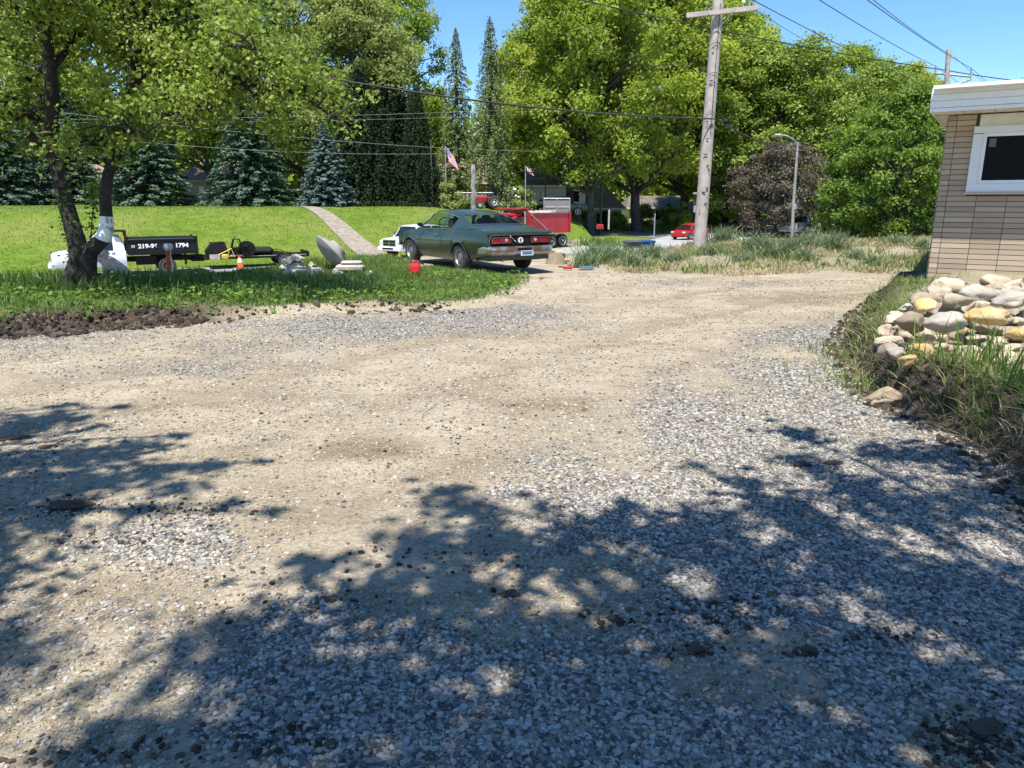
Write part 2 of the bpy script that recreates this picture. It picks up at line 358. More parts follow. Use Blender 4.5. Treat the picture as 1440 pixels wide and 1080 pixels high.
def grass_material(name, cols, s=1.2):
    m, N, L, b = nt(name); tc = N.new('ShaderNodeTexCoord')
    n = N.new('ShaderNodeTexNoise'); n.inputs['Scale'].default_value = s; n.inputs['Detail'].default_value = 9; n.inputs['Roughness'].default_value = .75; L.new(tc.outputs['Object'], n.inputs['Vector'])
    r = N.new('ShaderNodeValToRGB'); e = r.color_ramp.elements
    while len(e) < len(cols): e.new(1)
    for i, (p, c) in enumerate(cols): e[i].position = p; e[i].color = (*c, 1)
    L.new(n.outputs['Fac'], r.inputs[0]); L.new(r.outputs[0], b.inputs['Base Color']); b.inputs['Roughness'].default_value = .9; b.inputs['Specular IOR Level'].default_value = .1
    n3 = N.new('ShaderNodeTexNoise'); n3.inputs['Scale'].default_value = .22; n3.inputs['Detail'].default_value = 5; L.new(tc.outputs['Object'], n3.inputs['Vector']); r3 = N.new('ShaderNodeMapRange'); r3.inputs['From Min'].default_value = .42; r3.inputs['From Max'].default_value = .72; r3.inputs['To Max'].default_value = .5; L.new(n3.outputs['Fac'], r3.inputs['Value']); x3 = N.new('ShaderNodeMix'); x3.data_type = 'RGBA'; L.new(r3.outputs[0], x3.inputs['Factor']); L.new(r.outputs[0], x3.inputs['A']); x3.inputs['B'].default_value = (.27, .26, .08, 1); L.new(x3.outputs['Result'], b.inputs['Base Color'])
    n2 = N.new('ShaderNodeTexNoise'); n2.inputs['Scale'].default_value = 14; n2.inputs['Detail'].default_value = 6; L.new(tc.outputs['Object'], n2.inputs['Vector'])
    u = N.new('ShaderNodeBump'); u.inputs['Strength'].default_value = 1; u.inputs['Distance'].default_value = .12; L.new(n2.outputs['Fac'], u.inputs['Height']); L.new(u.outputs[0], b.inputs['Normal'])
    return m
cxx = (XX[:-1, :-1]+XX[1:, 1:])/2; cyy = (YY[:-1, :-1]+YY[1:, 1:])/2; FARC = inside(cxx, cyy, FARREG)
grid_object('ground', ~FARC, ground_material(), dict(grav=GRAV, mud=MUD, grass=GRASS, rut=RUT))
M['lawn'] = grass_material('lawn', [(.3, (.075, .13, .015)), (.5, (.13, .20, .024)), (.7, (.19, .255, .043))])
grid_object('hillside', FARC, M['lawn'], {})
def sheet(name, left, right, mtl, dz, n=60, tmax=1.0, kind='structure', m=6):
    """strip of ground between two polylines, lifted dz above whatever is beneath"""
    def samp(P, k):
        P = [Vector((p[0], p[1])) for p in P]; d = [0]
        for a, b in zip(P[:-1], P[1:]): d.append(d[-1]+(b-a).length)
        out = []
        for i in range(k+1):
            t = d[-1]*i/k; j = max(j for j in range(len(d)-1) if d[j] <= t+1e-9); f = (t-d[j])/(d[j+1]-d[j]); out.append(P[j].lerp(P[j+1], f))
        return out
    A, B = samp(left, n), samp(right, n); pts = []
    for a, b in zip(A, B):
        for k in range(m+1): pts.append(a.lerp(b, k/m))
    X = np.array([p.x for p in pts]); Y = np.array([p.y for p in pts]); Z = H(X, Y)+dz if dz < 5 else np.full(len(X), dz-10)
    q = [(i*(m+1)+k, i*(m+1)+k+1, (i+1)*(m+1)+k+1, (i+1)*(m+1)+k) for i in range(n) for k in range(m)]
    me = npmesh(name, np.stack([X, Y, Z], 1), q); o = link(name, me, mtl, smooth=True); o['kind'] = kind; return o
M['asphalt'] = mat('road_asphalt', (.36, .36, .355), .9, c2=(.27, .27, .265), scale=.8, bump=.3, bscale=60, detail=8)
M['asphalt_dark'] = mat('drive_asphalt', (.13, .13, .132), .9, c2=(.17, .165, .16), scale=1.5, bump=.3, bscale=60)
M['gravelpath'] = mat('path_gravel', (.20, .165, .13), .95, c2=(.31, .27, .21), scale=3, bump=1, bscale=14, detail=9)
M['paleverge'] = mat('pale_verge', (.40, .36, .28), .95, c2=(.2, .24, .08), scale=1.3, bump=.8, bscale=12, detail=8)
NR = [(x*.985+.15, y-.6) for x, y in NEAR]
sheet('road', FAR, NEAR, M['asphalt'], 10-1.9+.03, n=90)
# dirt path cut through the lawn, ground worn pale beside the road, walk along the hill top
def hilltrack(pix, w0, w1):
    L_, R_ = [], []
    for i, (u, v, Y) in enumerate(pix):
        p = W(u, v, Y); w = (w0+(w1-w0)*i/(len(pix)-1))/2; L_.append((p.x-w, p.y)); R_.append((p.x+w, p.y))
    return L_, R_
a, b_ = [(-8.6, 44.9), (-9.4, 46.8), (-11.6, 50.7), (-14.0, 54.7), (-16.5, 58.5), (-17.4, 60)], [(-6.6, 46.4), (-7.9, 48.4), (-10.5, 52.2), (-13.1, 55.9), (-15.8, 59.4), (-16.8, 61)]
sheet('dirt_path', a, b_, M['gravelpath'], .05, n=40, m=10)
def offset_line(P, d):
    out = []
    for i, p in enumerate(P):
        a = Vector(P[max(i-1, 0)]); c = Vector(P[min(i+1, len(P)-1)]); t = (c-a).normalized(); out.append((p[0]-t.y*d, p[1]+t.x*d))
    return out
sheet('footpath', offset_line(FAR[:4], 15.1), offset_line(FAR[:4], 15.9), M['paleverge'], .04, n=60, m=2)
sheet('road_verge', offset_line(FAR[:6], -.1), offset_line(FAR[:6], .5), M['paleverge'], .03, n=80, m=2)
sheet('gravel_shoulder', offset_line(NEAR[:6], 0), offset_line(NEAR[:6], -1.6), M['paleverge'], .03, n=80, m=3)
dr_a = [(13.4, 71.5), (8.5, 76), (4, 80), (0, 84)]; dr_b = [(17.5, 80.5), (12, 82.5), (6.5, 85.5), (1.5, 90)]
sheet('driveway', dr_a, dr_b, M['asphalt_dark'], .05, n=30, m=8)
sheet('worn_dirt', [(3.4, 57), (6.5, 61), (9.5, 66)], [(2.6, 60), (5.5, 66), (8, 70)], M['gravelpath'], .04, n=20)
sheet('slope_dirt', [(16.5, 83), (11, 90), (4, 98)], [(14, 86), (8, 93), (2, 101)], M['gravelpath'], .04, n=20)
# ================================================================ loose gravel as real stones ("stuff")
def ico():
    t = (1+5**.5)/2; v = np.array([(-1, t, 0), (1, t, 0), (-1, -t, 0), (1, -t, 0), (0, -1, t), (0, 1, t), (0, -1, -t), (0, 1, -t), (t, 0, -1), (t, 0, 1), (-t, 0, -1), (-t, 0, 1)], float)
    v /= np.linalg.norm(v[0]); f = np.array([(0, 11, 5), (0, 5, 1), (0, 1, 7), (0, 7, 10), (0, 10, 11), (1, 5, 9), (5, 11, 4), (11, 10, 2), (10, 7, 6), (7, 1, 8), (3, 9, 4), (3, 4, 2), (3, 2, 6), (3, 6, 8), (3, 8, 9), (4, 9, 5), (2, 4, 11), (6, 2, 10), (8, 6, 7), (9, 8, 1)])
    return v, f
IV, IF = ico()
def stones(P, S, seed, flat=.6):
    r = np.random.default_rng(seed); n = len(P)
    V = IV[None]*(1+r.uniform(-.28, .28, (n, 12, 1))); V = V*np.stack([r.uniform(.75, 1.3, n), r.uniform(.6, 1, n), r.uniform(flat*.6, flat*1.2, n)], 1)[:, None, :]
    a = r.uniform(0, 2*np.pi, n); t = r.normal(0, .45, n); ca, sa, ct, st = np.cos(a), np.sin(a), np.cos(t), np.sin(t)
    x, y, z = V[..., 0], V[..., 1], V[..., 2]; y2 = y*ct[:, None]-z*st[:, None]; z2 = y*st[:, None]+z*ct[:, None]
    X = x*ca[:, None]-y2*sa[:, None]; Y = x*sa[:, None]+y2*ca[:, None]
    V = np.stack([X, Y, z2], -1)*S[:, None, None]+P[:, None, :]
    T = (IF[None]+np.arange(n)[:, None, None]*12).reshape(-1, 3)
    return V.reshape(-1, 3), T
def scatter(n, seed, y0, y1, pw=1.0, xl=.75):
    r = np.random.default_rng(seed); Y = y0*(y1/y0)**(r.random(n)**pw); X = (r.random(n)*2-1)*(Y*xl+.8); return X, Y, r
def masks(X, Y):
    z = H(X, Y); U, V = project(X, Y, z); g = gravel_mask(X, Y, U, V)*(sdpoly(X, Y, STRIP) < -.02)*(sdpoly(X, Y, BANK) < -.02)*(sdpoly(X, Y, MOUND) < .1)
    return z, g
def stonefield(name, X, Y, S, z, seed, mtl, label, vals=None, flat=.6):
    V, T = stones(np.stack([X, Y, z+S*.15], 1), S, seed, flat)
    r = np.random.default_rng(seed+1); vv = r.random(len(X)) if vals is None else vals
    me = npmesh(name, V, None, T, np.repeat(vv, 20)); o = link(name, me, mtl); tag(o, label, 'gravel', kind='stuff'); return o
def rampmat(name, cols, rough=.9, bump=.3, bscale=80):
    m, N, L, b = nt(name); a = N.new('ShaderNodeAttribute'); a.attribute_name = 'v'; r = N.new('ShaderNodeValToRGB'); e = r.color_ramp.elements
    while len(e) < len(cols): e.new(1)
    for i, (p, c) in enumerate(cols): e[i].position = p; e[i].color = (*c, 1)
    L.new(a.outputs['Fac'], r.inputs[0]); L.new(r.outputs[0], b.inputs['Base Color']); b.inputs['Roughness'].default_value = rough; b.inputs['Specular IOR Level'].default_value = .25
    return m
M['stone_gravel'] = rampmat('limestone_gravel', [(0, (.06, .056, .05)), (.25, (.155, .147, .132)), (.6, (.29, .272, .242)), (.88, (.44, .41, .365)), (1, (.38, .29, .19))])
X, Y, r = scatter(300000, 11, 1.5, 5.2, 1.0); z, g = masks(X, Y); k = r.random(len(X)) < np.maximum(g, .07*sstep(.35, .65, fbm(X, Y, 1.2, 141)))*np.clip(Y/3.2, .4, 1); X, Y, z = X[k], Y[k], z[k]
S = .0042+.0115*r.random(len(X))**1.6; stonefield('gravel', X, Y, S, z, 21, M['stone_gravel'], 'loose crushed grey limestone gravel spread over the near part of the lot')
X, Y, r = scatter(150000, 12, 5.2, 15.0, 1.0); z, g = masks(X, Y); k = r.random(len(X)) < np.maximum(g, .10*(sdpoly(X, Y, STRIP) < 0)*(sdpoly(X, Y, BANK) < 0)*sstep(.35, .65, fbm(X, Y, .9, 143))); X, Y, z = X[k], Y[k], z[k]
S = .006+.014*r.random(len(X))**1.7; stonefield('gravel', X, Y, S, z-.001, 22, M['stone_gravel'], 'grey limestone gravel in bands across the far part of the lot')
M['stone_dirt'] = rampmat('dirt_stones', [(0, (.11, .085, .06)), (.15, (.22, .18, .125)), (.85, (.36, .315, .23)), (1, (.46, .43, .36))])
X, Y, r = scatter(170000, 13, 1.6, 16.0, 1.0); z = H(X, Y); k = (sdpoly(X, Y, STRIP) < .0)*(sdpoly(X, Y, BANK) < .0)*(fbm(X, Y, 1.5, 77) > .38); X, Y, z = X[k], Y[k], z[k]
S = (.0022+.0065*r.random(len(X))**4)*(1+Y/7); stonefield('pebbles', X, Y, S, z, 23, M['stone_dirt'], 'small stones and crumbs strewn over the tan packed dirt')
M['crumbs'] = rampmat('soil_crumbs', [(0, (.022, .016, .012)), (.6, (.055, .041, .031)), (1, (.12, .09, .065))])
px = []; rr = np.random.default_rng(5)
for cu, cv, ru, rv, n in [(95, 715, 45, 14, 260), (250, 718, 120, 14, 160), (200, 760, 90, 10, 120), (20, 640, 60, 25, 60), (1010, 860, 90, 28, 220), (980, 912, 60, 14, 90), (1135, 915, 30, 12, 70), (1250, 890, 80, 20, 110), (1370, 1040, 70, 50, 400), (550, 780, 120, 30, 70), (690, 790, 60, 25, 60), (860, 870, 50, 14, 60), (380, 1040, 90, 30, 140), (430, 850, 200, 40, 90), (600, 600, 300, 60, 120), (150, 1060, 200, 20, 110)]:
    a = rr.normal(0, .5, (n, 2))*[ru, rv]+[cu, cv]; px += [G(u, v)+(1,) for u, v in a if v > 560]
P = np.array(px); z = H(P[:, 0], P[:, 1]); S = .003+.014*rr.random(len(P))**3
stonefield('soil_crumbs', P[:, 0], P[:, 1], S, z+.003, 24, M['crumbs'], 'dark crumbs of broken soil scattered in patches on the lot')
# crumbly soil on the cut faces
def edge_points(poly, i0, i1, n, d0, d1, seed):
    r = np.random.default_rng(seed); P = np.array(poly[i0:i1+1]); seg = np.linalg.norm(np.diff(P, axis=0), axis=1); c = np.concatenate([[0], np.cumsum(seg)])
    t = r.random(n)*c[-1]; j = np.clip(np.searchsorted(c, t)-1, 0, len(seg)-1); f = (t-c[j])/seg[j]; D = (P[j+1]-P[j])/seg[j][:, None]; Q = P[j]+(P[j+1]-P[j])*f[:, None]
    off = r.uniform(d0, d1, n); nrm = np.stack([-D[:, 1], D[:, 0]], 1); return Q+nrm*off[:, None], r
Q, r = edge_points(STRIP, 0, 11, 9000, -.38, .3, 61); k = r.random(len(Q)) < np.where(Q[:, 0] < -4.2, 1, .12)
Q = Q[k]; S = .006+.05*r.random(len(Q))**4; stonefield('soil_crumbs', Q[:, 0], Q[:, 1], S, H(Q[:, 0], Q[:, 1]), 25, M['crumbs'], 'crumbled dark soil along the cut edge below the grass verge', flat=1.1)
Q, r = edge_points(BANK, 0, 10, 2600, -.3, .2, 62); S = .005+.035*r.random(len(Q))**4; stonefield('soil_crumbs', Q[:, 0], Q[:, 1], S, H(Q[:, 0], Q[:, 1]), 26, M['crumbs'], 'crumbled dark soil along the cut edge of the rock bed', flat=1.1)
# ================================================================ VEGETATION
def unit(v): return v/np.maximum(np.linalg.norm(v, axis=-1, keepdims=True), 1e-9)
def leaf_quads(C, N, S, r, asp=.62):
    """kite shaped leaves with centre C, normal N, length S"""
    t = unit(np.cross(N, unit(r.normal(size=C.shape)))); b = np.cross(N, t); S = S[:, None]
    V = np.stack([C-t*S*.5, C+b*S*asp*.5-t*S*.05, C+t*S*.5, C-b*S*asp*.5-t*S*.05], 1)
    n = len(C); return V.reshape(-1, 3), np.arange(n*4).reshape(n, 4)
def clump_leaves(cent, rad, n, size, r, up=.5, flat=.75, inner=.55):
    cent = np.asarray(cent); rad = np.asarray(rad); w = rad**2; j = r.choice(len(cent), n, p=w/w.sum())
    d = unit(r.normal(size=(n, 3))); d[:, 2] = np.abs(d[:, 2])*np.where(r.random(n) < .72, 1, -1)
    rr = rad[j]*(inner+(1-inner)*r.random(n)**.6)*(1+.36*r.normal(size=n)); P = cent[j]+d*rr[:, None]*[1, 1, flat]
    N = unit(d*.5+np.array([0, 0, up])+r.normal(size=(n, 3))*.55)
    S = size*r.uniform(.65, 1.3, n); V, Q = leaf_quads(P, N, S, r)
    tone = r.random(len(cent)); return V, Q, np.clip(tone[j]*.62+r.random(n)*.5-.05, 0, 1)
LEAF = {}
LEAF['oak'] = leafmat('oak_leaf', [(.17, .225, .03), (.29, .355, .05), (.43, .48, .10)], .5)
LEAF['maple'] = leafmat('maple_leaf', [(.14, .205, .028), (.235, .31, .042), (.35, .42, .075)], .5)
LEAF['yellow'] = leafmat('spring_leaf', [(.09, .145, .02), (.18, .25, .035), (.33, .40, .09)], .32)
LEAF['olive'] = leafmat('olive_leaf', [(.16, .20, .05), (.25, .29, .08), (.35, .39, .14)], .45)
LEAF['dark'] = leafmat('dense_leaf', [(.06, .115, .016), (.125, .20, .028), (.24, .33, .055)], .38)
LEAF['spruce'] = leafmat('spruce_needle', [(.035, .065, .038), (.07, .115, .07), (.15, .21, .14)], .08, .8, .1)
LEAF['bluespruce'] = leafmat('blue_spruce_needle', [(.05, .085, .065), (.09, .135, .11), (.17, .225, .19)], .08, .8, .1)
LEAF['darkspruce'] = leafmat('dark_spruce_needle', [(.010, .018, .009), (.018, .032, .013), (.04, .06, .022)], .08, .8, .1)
LEAF['paleconifer'] = leafmat('pale_conifer_needle', [(.09, .13, .05), (.16, .21, .08), (.26, .31, .13)], .15, .8, .1)
LEAF['bronze'] = leafmat('bronze_leaf', [(.07, .055, .04), (.12, .10, .07), (.2, .17, .12)], .2)
LEAF['grass'] = leafmat('grass_blade', [(.05, .095, .02), (.10, .17, .03), (.17, .25, .055), (.33, .34, .16)], .35)
LEAF['lush'] = leafmat('lush_blade', [(.055, .12, .016), (.115, .20, .028), (.185, .28, .05)], .4)
LEAF['dry'] = leafmat('dry_blade', [(.12, .16, .05), (.27, .24, .12), (.42, .35, .20), (.52, .45, .30)], .25)
LEAF['lily'] = leafmat('lily_blade', [(.08, .12, .05), (.16, .21, .10), (.30, .34, .20)], .3)
def limb(mb, a, b, r0, r1, rnd, n=5, sag=.12, sides=7):
    a, b = Vector(a), Vector(b); L = (b-a).length; pts = []; rs = []
    o = Vector((rnd.uniform(-1, 1), rnd.uniform(-1, 1), rnd.uniform(.0, 1)))*L*sag
    for i in range(n+1):
        t = i/n; p = a.lerp(b, t)+o*math.sin(t*math.pi)+Vector((rnd.uniform(-1, 1), rnd.uniform(-1, 1), rnd.uniform(-1, 1)))*L*.025*(0 < i < n)
        pts.append(p); rs.append(r0+(r1-r0)*t)
    mb.tube(pts, rs, sides, jit=.08, rnd=rnd); return pts
def broad_meshes(seed, Ht, cr, cb, ncl, nleaf, lsize, trunk_r, spread=1.0, lowdroop=.0, crad=(.75, 1.55)):
    """trunk+limbs mesh and crown mesh of a broadleaf tree, base at origin"""
    rnd = random.Random(seed); r = np.random.default_rng(seed); tr = MB(); top = Ht*.8
    tp = [Vector((0, 0, -.6)), Vector((0, 0, .0)), Vector((rnd.uniform(-.1, .1), rnd.uniform(-.1, .1), .5))]; x = y = 0
    for i in range(1, 9):
        x += rnd.uniform(-.12, .12)*Ht/20; y += rnd.uniform(-.12, .12)*Ht/20; tp.append(Vector((x, y, top*i/8)))
    rs = [trunk_r*1.5, trunk_r*1.35, trunk_r*1.05]+[trunk_r*(1-.85*i/8) for i in range(1, 9)]
    tr.tube(tp, rs, 10, jit=.07, rnd=rnd)
    cent = []; rad = []
    for i in range(ncl):
        a = i*2.39996+rnd.uniform(-.4, .4); hfrac = ((i+.5)/ncl)
        z = cb+(Ht-cb-.6)*hfrac; prof = math.sin(math.pi*min(1, (hfrac*.86+.13)))**.6
        q = cr*prof*rnd.uniform(.45, 1.0)*spread; c = Vector((math.cos(a)*q, math.sin(a)*q, z+rnd.uniform(-.7, .7)-lowdroop*q)); cent.append(c); rad.append(rnd.uniform(*crad))
        if i % 2 == 0 or q > cr*.75:
            k = max(.18, min(.92, (z-cr*.45*rnd.uniform(.6, 1.2))/top)); j = k*8+2; j0 = int(j); st = tp[min(j0, 10)].lerp(tp[min(j0+1, 10)], j-j0) if j0 < 10 else tp[10]
            rr = max(.05, trunk_r*(1-.8*k)*.5); limb(tr, st, c, rr, .03, rnd)
    V, Q, vals = clump_leaves([tuple(c) for c in cent], rad, nleaf, lsize, r)
    return tr, V, Q, vals
def make_broad(name, label, loc, seed, Ht, cr, cb, ncl, nleaf, lsize, trunk_r, leaf, bark='bark', group=None, rz=0, cat='tree', **kw):
    tr, V, Q, vals = broad_meshes(seed, Ht, cr, cb, ncl, nleaf, lsize, trunk_r, **kw)
    t = thing(name, label, cat, loc, rz, group); tr.build('trunk', M[bark], t, smooth=True)
    link('crown', npmesh('crown', V, Q, None, vals), LEAF[leaf], t); return t
GT = 'tall deciduous trees on the far side of the road'
protos = {}
def big(kind, label, u, Y, Ht, rz, sc=1.0, zoff=0, name='deciduous_tree', group=GT):
    x = XU(u, Y); z = h1(x, Y)-.1
    if kind not in protos:
        p = dict(A=(101, 23, 8.0, 5.2, 160, 46000, .35, .45, 'oak'), B=(102, 24, 8.4, 5.0, 165, 46000, .35, .48, 'maple'), C=(103, 22, 7.4, 2.6, 160, 42000, .34, .38, 'yellow'), D=(104, 21, 7.4, 3.4, 140, 46000, .33, .4, 'olive'), E=(105, 12, 5.9, 1.2, 190, 40000, .27, .28, 'dark'))[kind]
        t = make_broad(name, label, (x, Y, z), p[0], p[1], p[2], p[3], p[4], p[5], p[6], p[7], p[8], 'barkgrey', group, rz, **(dict(crad=(.5, 1.05)) if kind == 'E' else {})); protos[kind] = (t, p[1])
        t.scale = (Ht/p[1]*sc, Ht/p[1]*sc, Ht/p[1]); return t
    t, h0 = protos[kind]; d = dup(t, (x, Y, z), rz, label); d.name = name; d.scale = (Ht/h0*sc, Ht/h0*sc, Ht/h0); d['group'] = group; return d
def topz(v, Y): return W(720, v, Y).z
for kind, label, u, Y, v, rz, sc in [
    ('A', 'tall broad oak with its top above the frame, behind the cream dark-roofed house', 800, 78, -60, .3, .92),
    ('B', 'tall leafy tree with a thick dark trunk between the cream house and the green post', 829, 76, -95, 1.9, .9),
    ('A', 'tall oak with forked upper limbs left of the near utility pole', 895, 84, -75, 2.6, 1.0),
    ('B', 'tall full-crowned tree standing right behind the near utility pole', 963, 90, -40, .5, 1.0),
    ('C', 'yellow-green tree just right of the near utility pole, above the red car', 1040, 86, 55, 4.0, 1.1),
    ('A', 'dark-trunked tree on the lawn right of the utility pole, by the distant blue car', 1019, 98, 0, 5.2, .9),
    ('C', 'bright yellow-green tree above the bronze-leaved tree', 1110, 86, 58, 1.0, 1.2),
    ('B', 'rounded green tree with the highest top right of the street lamp', 1180, 100, 66, 3.3, 1.1),
    ('C', 'yellow-green tree behind the big dense shrub', 1218, 90, 88, 2.2, 1.1),
    ('A', 'green tree whose top shows left of the far utility pole', 1262, 96, 92, 4.4, .9),
    ('C', 'small-looking yellow-green tree reaching the left end of the flat roof', 1305, 80, 170, 5.8, 1.1),
    ('A', 'slim tree behind the two tall conifers, seen between their tops', 738, 92, 45, 5.0, .8),
    ('B', 'green tree filling the gap behind the flagpole', 604, 98, 130, 2.0, .9),
    ('D', 'olive-green tree with a broad crown above the dark weeping spruces', 505, 72, -30, 1.4, .95),
    ('B', 'bright green tree at the right end of the left-hand wood, beside the open sky', 540, 84, -75, .2, .8),
    ('D', 'olive-green tree left of the dark weeping spruces, behind the small blue spruce', 430, 76, -70, 3.9, 1.0),
    ('B', 'tall green tree between the two large blue spruces', 300, 78, -60, 2.9, 1.0),
    ('A', 'tall green tree behind the left large blue spruce', 170, 80, -60, 1.1, 1.0),
    ('D', 'tall olive tree at the far left edge behind the lawn', 20, 74, -40, .9, 1.1),
    ('B', 'tall tree left of the frame edge behind the spruces', -110, 82, -40, 5.9, 1.1),
    ('E', 'large dense dark-green shrub-like tree beside the brick house corner', 1250, 40, 122, .4, .95),
    ('E', 'low dense green tree left of the large shrub, behind the silver pickup', 1185, 84, 190, 2.4, .85)]:
    big(kind, label, u, Y, topz(v, Y)-h1(XU(u, Y), Y), rz, sc)
# undergrowth saplings on the bank
for label, u, Y, hh, lf in [('bushy sapling on the shaded bank behind the red car', 957, 84, 3.4, 'maple'), ('small shrub left of the metal sign post on the bank', 870, 86, 1.6, 'dark'),
                            ('round shrub at the foot of the trees left of the green post', 812, 84, 1.5, 'maple'), ('leggy shrub by the chain-link fence below the first flag', 632, 66, 2.0, 'olive'), ('low leafy bush left of the carved post', 600, 68, 1.3, 'maple'),
                            ('narrow leafy bush beside the wood post', 655, 64, 1.2, 'olive'),
    ('bushy green shrub in front of the long low cream house', 905, 96, 3.2, 'maple'), ('wide green shrub left of the near pole, before the long low house', 942, 98, 3.0, 'dark'), ('green shrub in front of the pale-roofed brick house', 1002, 98, 2.8, 'maple'), ('dark shrub right of the pale-roofed brick house', 1050, 96, 3.6, 'dark'), ('shrub between the cream house and the tan-roofed small house', 826, 80, 2.2, 'maple'), ('low shrub before the porch of the small tan-roofed house', 865, 82, 2.0, 'dark'), ('shrub under the metal frame, left of the cream house', 737, 72, 2.2, 'olive'), ('tall shrub in front of the brick ranch house', 700, 80, 3.2, 'maple')]:
    x = XU(u, Y); make_broad('shrub', label, (x, Y, h1(x, Y)-.1), int(u), hh, hh*.45, .3, 22, 2600, .22, .05, lf, 'barkgrey', 'shrubs below the trees', cat='shrub', crad=(.3, .5))
# bronze-leaved tree by the street lamp
Yb = 76; x = XU(1092, Yb); make_broad('bronze_tree', 'thin bronze-brown leaved tree behind the street lamp', (x, Yb, h1(x, Yb)-.1), 311, topz(192, Yb)+1.5, 4.9, 1.3, 130, 30000, .22, .16, 'bronze', 'barkgrey', crad=(.5, .9))
# far wood: nobody could count it
r = np.random.default_rng(9); n = 70; cent = np.stack([r.uniform(-140, 170, n*12), r.uniform(118, 150, n*12), r.uniform(0, 17, n*12)], 1); rad = r.uniform(2.5, 4.8, n*12)
V, Q, vals = clump_leaves(cent, rad, 120000, 1.3, r, flat=.9, inner=.1); tag(link('far_wood', npmesh('far_wood', V, Q, None, vals), LEAF['maple']), 'mass of distant woodland foliage behind the houses and tree trunks', 'woodland', kind='stuff')
# ---------------------------------------------------------------- conifers
def conifer_meshes(seed, Ht, wid, n_lv, droop, base=.3, sparse=1.0, seg=.16, hang=0, tiers=13, power=.85):
    rnd = random.Random(seed); r = np.random.default_rng(seed); tr = MB(); tr.tube([(0, 0, -.5), (0, 0, Ht*.5), (0, 0, Ht)], [Ht*.017+.06, Ht*.011+.03, .02], 8)
    Pc = []; Nn = []; Ss = []; tone = []
    for i in range(n_lv):
        z = base+(Ht-base-.1)*(i/(n_lv-1))**.9; f = 1-(z-base)/(Ht-base); Lb = wid/2*f**power+.12; nb = max(4, int(tiers*(.35+.65*f)*sparse)); a0 = rnd.uniform(0, 6.3)
        for b in range(nb):
            a = a0+b*2*math.pi/nb+rnd.uniform(-.2, .2); L = Lb*rnd.uniform(.65, 1.12); m = max(5, int(L/seg*6)); t = r.random(m)**.6
            side = r.normal(0, .13, m)*L*.9*(1.15-t)+r.normal(0, .05, m); zz = z+t*L*.12-droop*L*t*t+r.normal(0, .05, m); ht = r.random(m)*hang*(.3+t)
            ca, sa = math.cos(a), math.sin(a); Pc.append(np.stack([ca*t*L-sa*side, sa*t*L+ca*side, np.maximum(zz-ht, r.uniform(.0, .5, m))], 1))
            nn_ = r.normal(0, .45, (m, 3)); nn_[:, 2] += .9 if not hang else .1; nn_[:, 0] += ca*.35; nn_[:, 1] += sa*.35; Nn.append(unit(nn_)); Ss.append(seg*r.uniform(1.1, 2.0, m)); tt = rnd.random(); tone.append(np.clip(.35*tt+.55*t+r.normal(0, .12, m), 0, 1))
            if b % 3 == 0: tr.tube([(0, 0, z), (ca*L*.8, sa*L*.8, z+L*.05-droop*L*.6)], [.035, .01], 4)
    C = np.concatenate(Pc); N = np.concatenate(Nn); S = np.concatenate(Ss); V, Q = leaf_quads(C, N, S, r, .5); return tr, V, Q, np.concatenate(tone)
cprot = {}
def conifer(kind, name, label, u, Y, vtop, wid_sc=1, rz=0, group=None, vb=None):
    x = XU(u, Y); z = h1(x, Y)-.1; Ht = topz(vtop, Y)-z
    if kind not in cprot:
        p, lf = dict(blue=((401, 11, 6.4, 44, .18, .3), 'spruce'), blue2=((402, 8, 5.6, 38, .12, .2), 'bluespruce'), weep=((403, 13, 8.5, 40, .45, .2, 1.3, .2, 1.1, 16, .6), 'darkspruce'), tall=((404, 22, 6.5, 50, .3, 3.0, .85, .16, .3, 10, .7), 'paleconifer'), tall2=((405, 23, 6.0, 52, .6, 4.0, .8, .16, 1.1, 10, .6), 'paleconifer'), baby=((406, 2.6, 1.9, 18, .05, .1, 1, .07), 'paleconifer'))[kind]
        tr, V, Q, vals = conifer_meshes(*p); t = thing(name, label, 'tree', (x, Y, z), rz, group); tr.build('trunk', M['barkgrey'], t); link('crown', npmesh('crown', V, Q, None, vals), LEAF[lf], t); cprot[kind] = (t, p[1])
    else: t = dup(cprot[kind][0], (x, Y, z), rz, label)
    s = Ht/cprot[kind][1]; t.scale = (s*wid_sc, s*wid_sc, s); return t
GS = 'spruces along the top of the lawn'
conifer('blue', 'spruce_tree', 'large layered blue-green spruce just right of the painted trunk', 212, 63, 100, 1.35, .3, GS)
conifer('blue', 'spruce_tree', 'large layered blue-green spruce right of the brown-roofed house gap', 357, 64, 100, 1.25, 2.0, GS)
conifer('blue', 'spruce_tree', 'layered blue-green spruce behind the forked lawn tree', 100, 68, 95, 1.25, 4.0, GS)
conifer('blue', 'spruce_tree', 'layered blue-green spruce at the left edge of the photo', 12, 63, 110, 1.3, 5.0, GS)
conifer('blue', 'spruce_tree', 'blue-green spruce left of the photo edge', -120, 66, 110, 1.1, 1.0, GS)
conifer('blue2', 'spruce_tree', 'small grey-blue spruce in front of the parked white pickup', 462, 62, 170, 1.15, .5, GS)
GW = 'dark weeping spruces in the middle of the tree line'
conifer('weep', 'weeping_spruce', 'dark weeping spruce, left one of the dark group', 512, 66, 90, 1.0, .2, GW)
conifer('weep', 'weeping_spruce', 'dark weeping spruce, middle one of the dark group', 550, 69, 70, .95, 2.2, GW)
conifer('weep', 'weeping_spruce', 'dark weeping spruce, right one of the dark group beside the flagpole', 590, 67, 118, .75, 4.1, GW)
conifer('tall', 'tall_conifer', 'tall narrow conifer with a pointed top, left of a pair against the sky', 645, 78, 38, 1.0, 0)
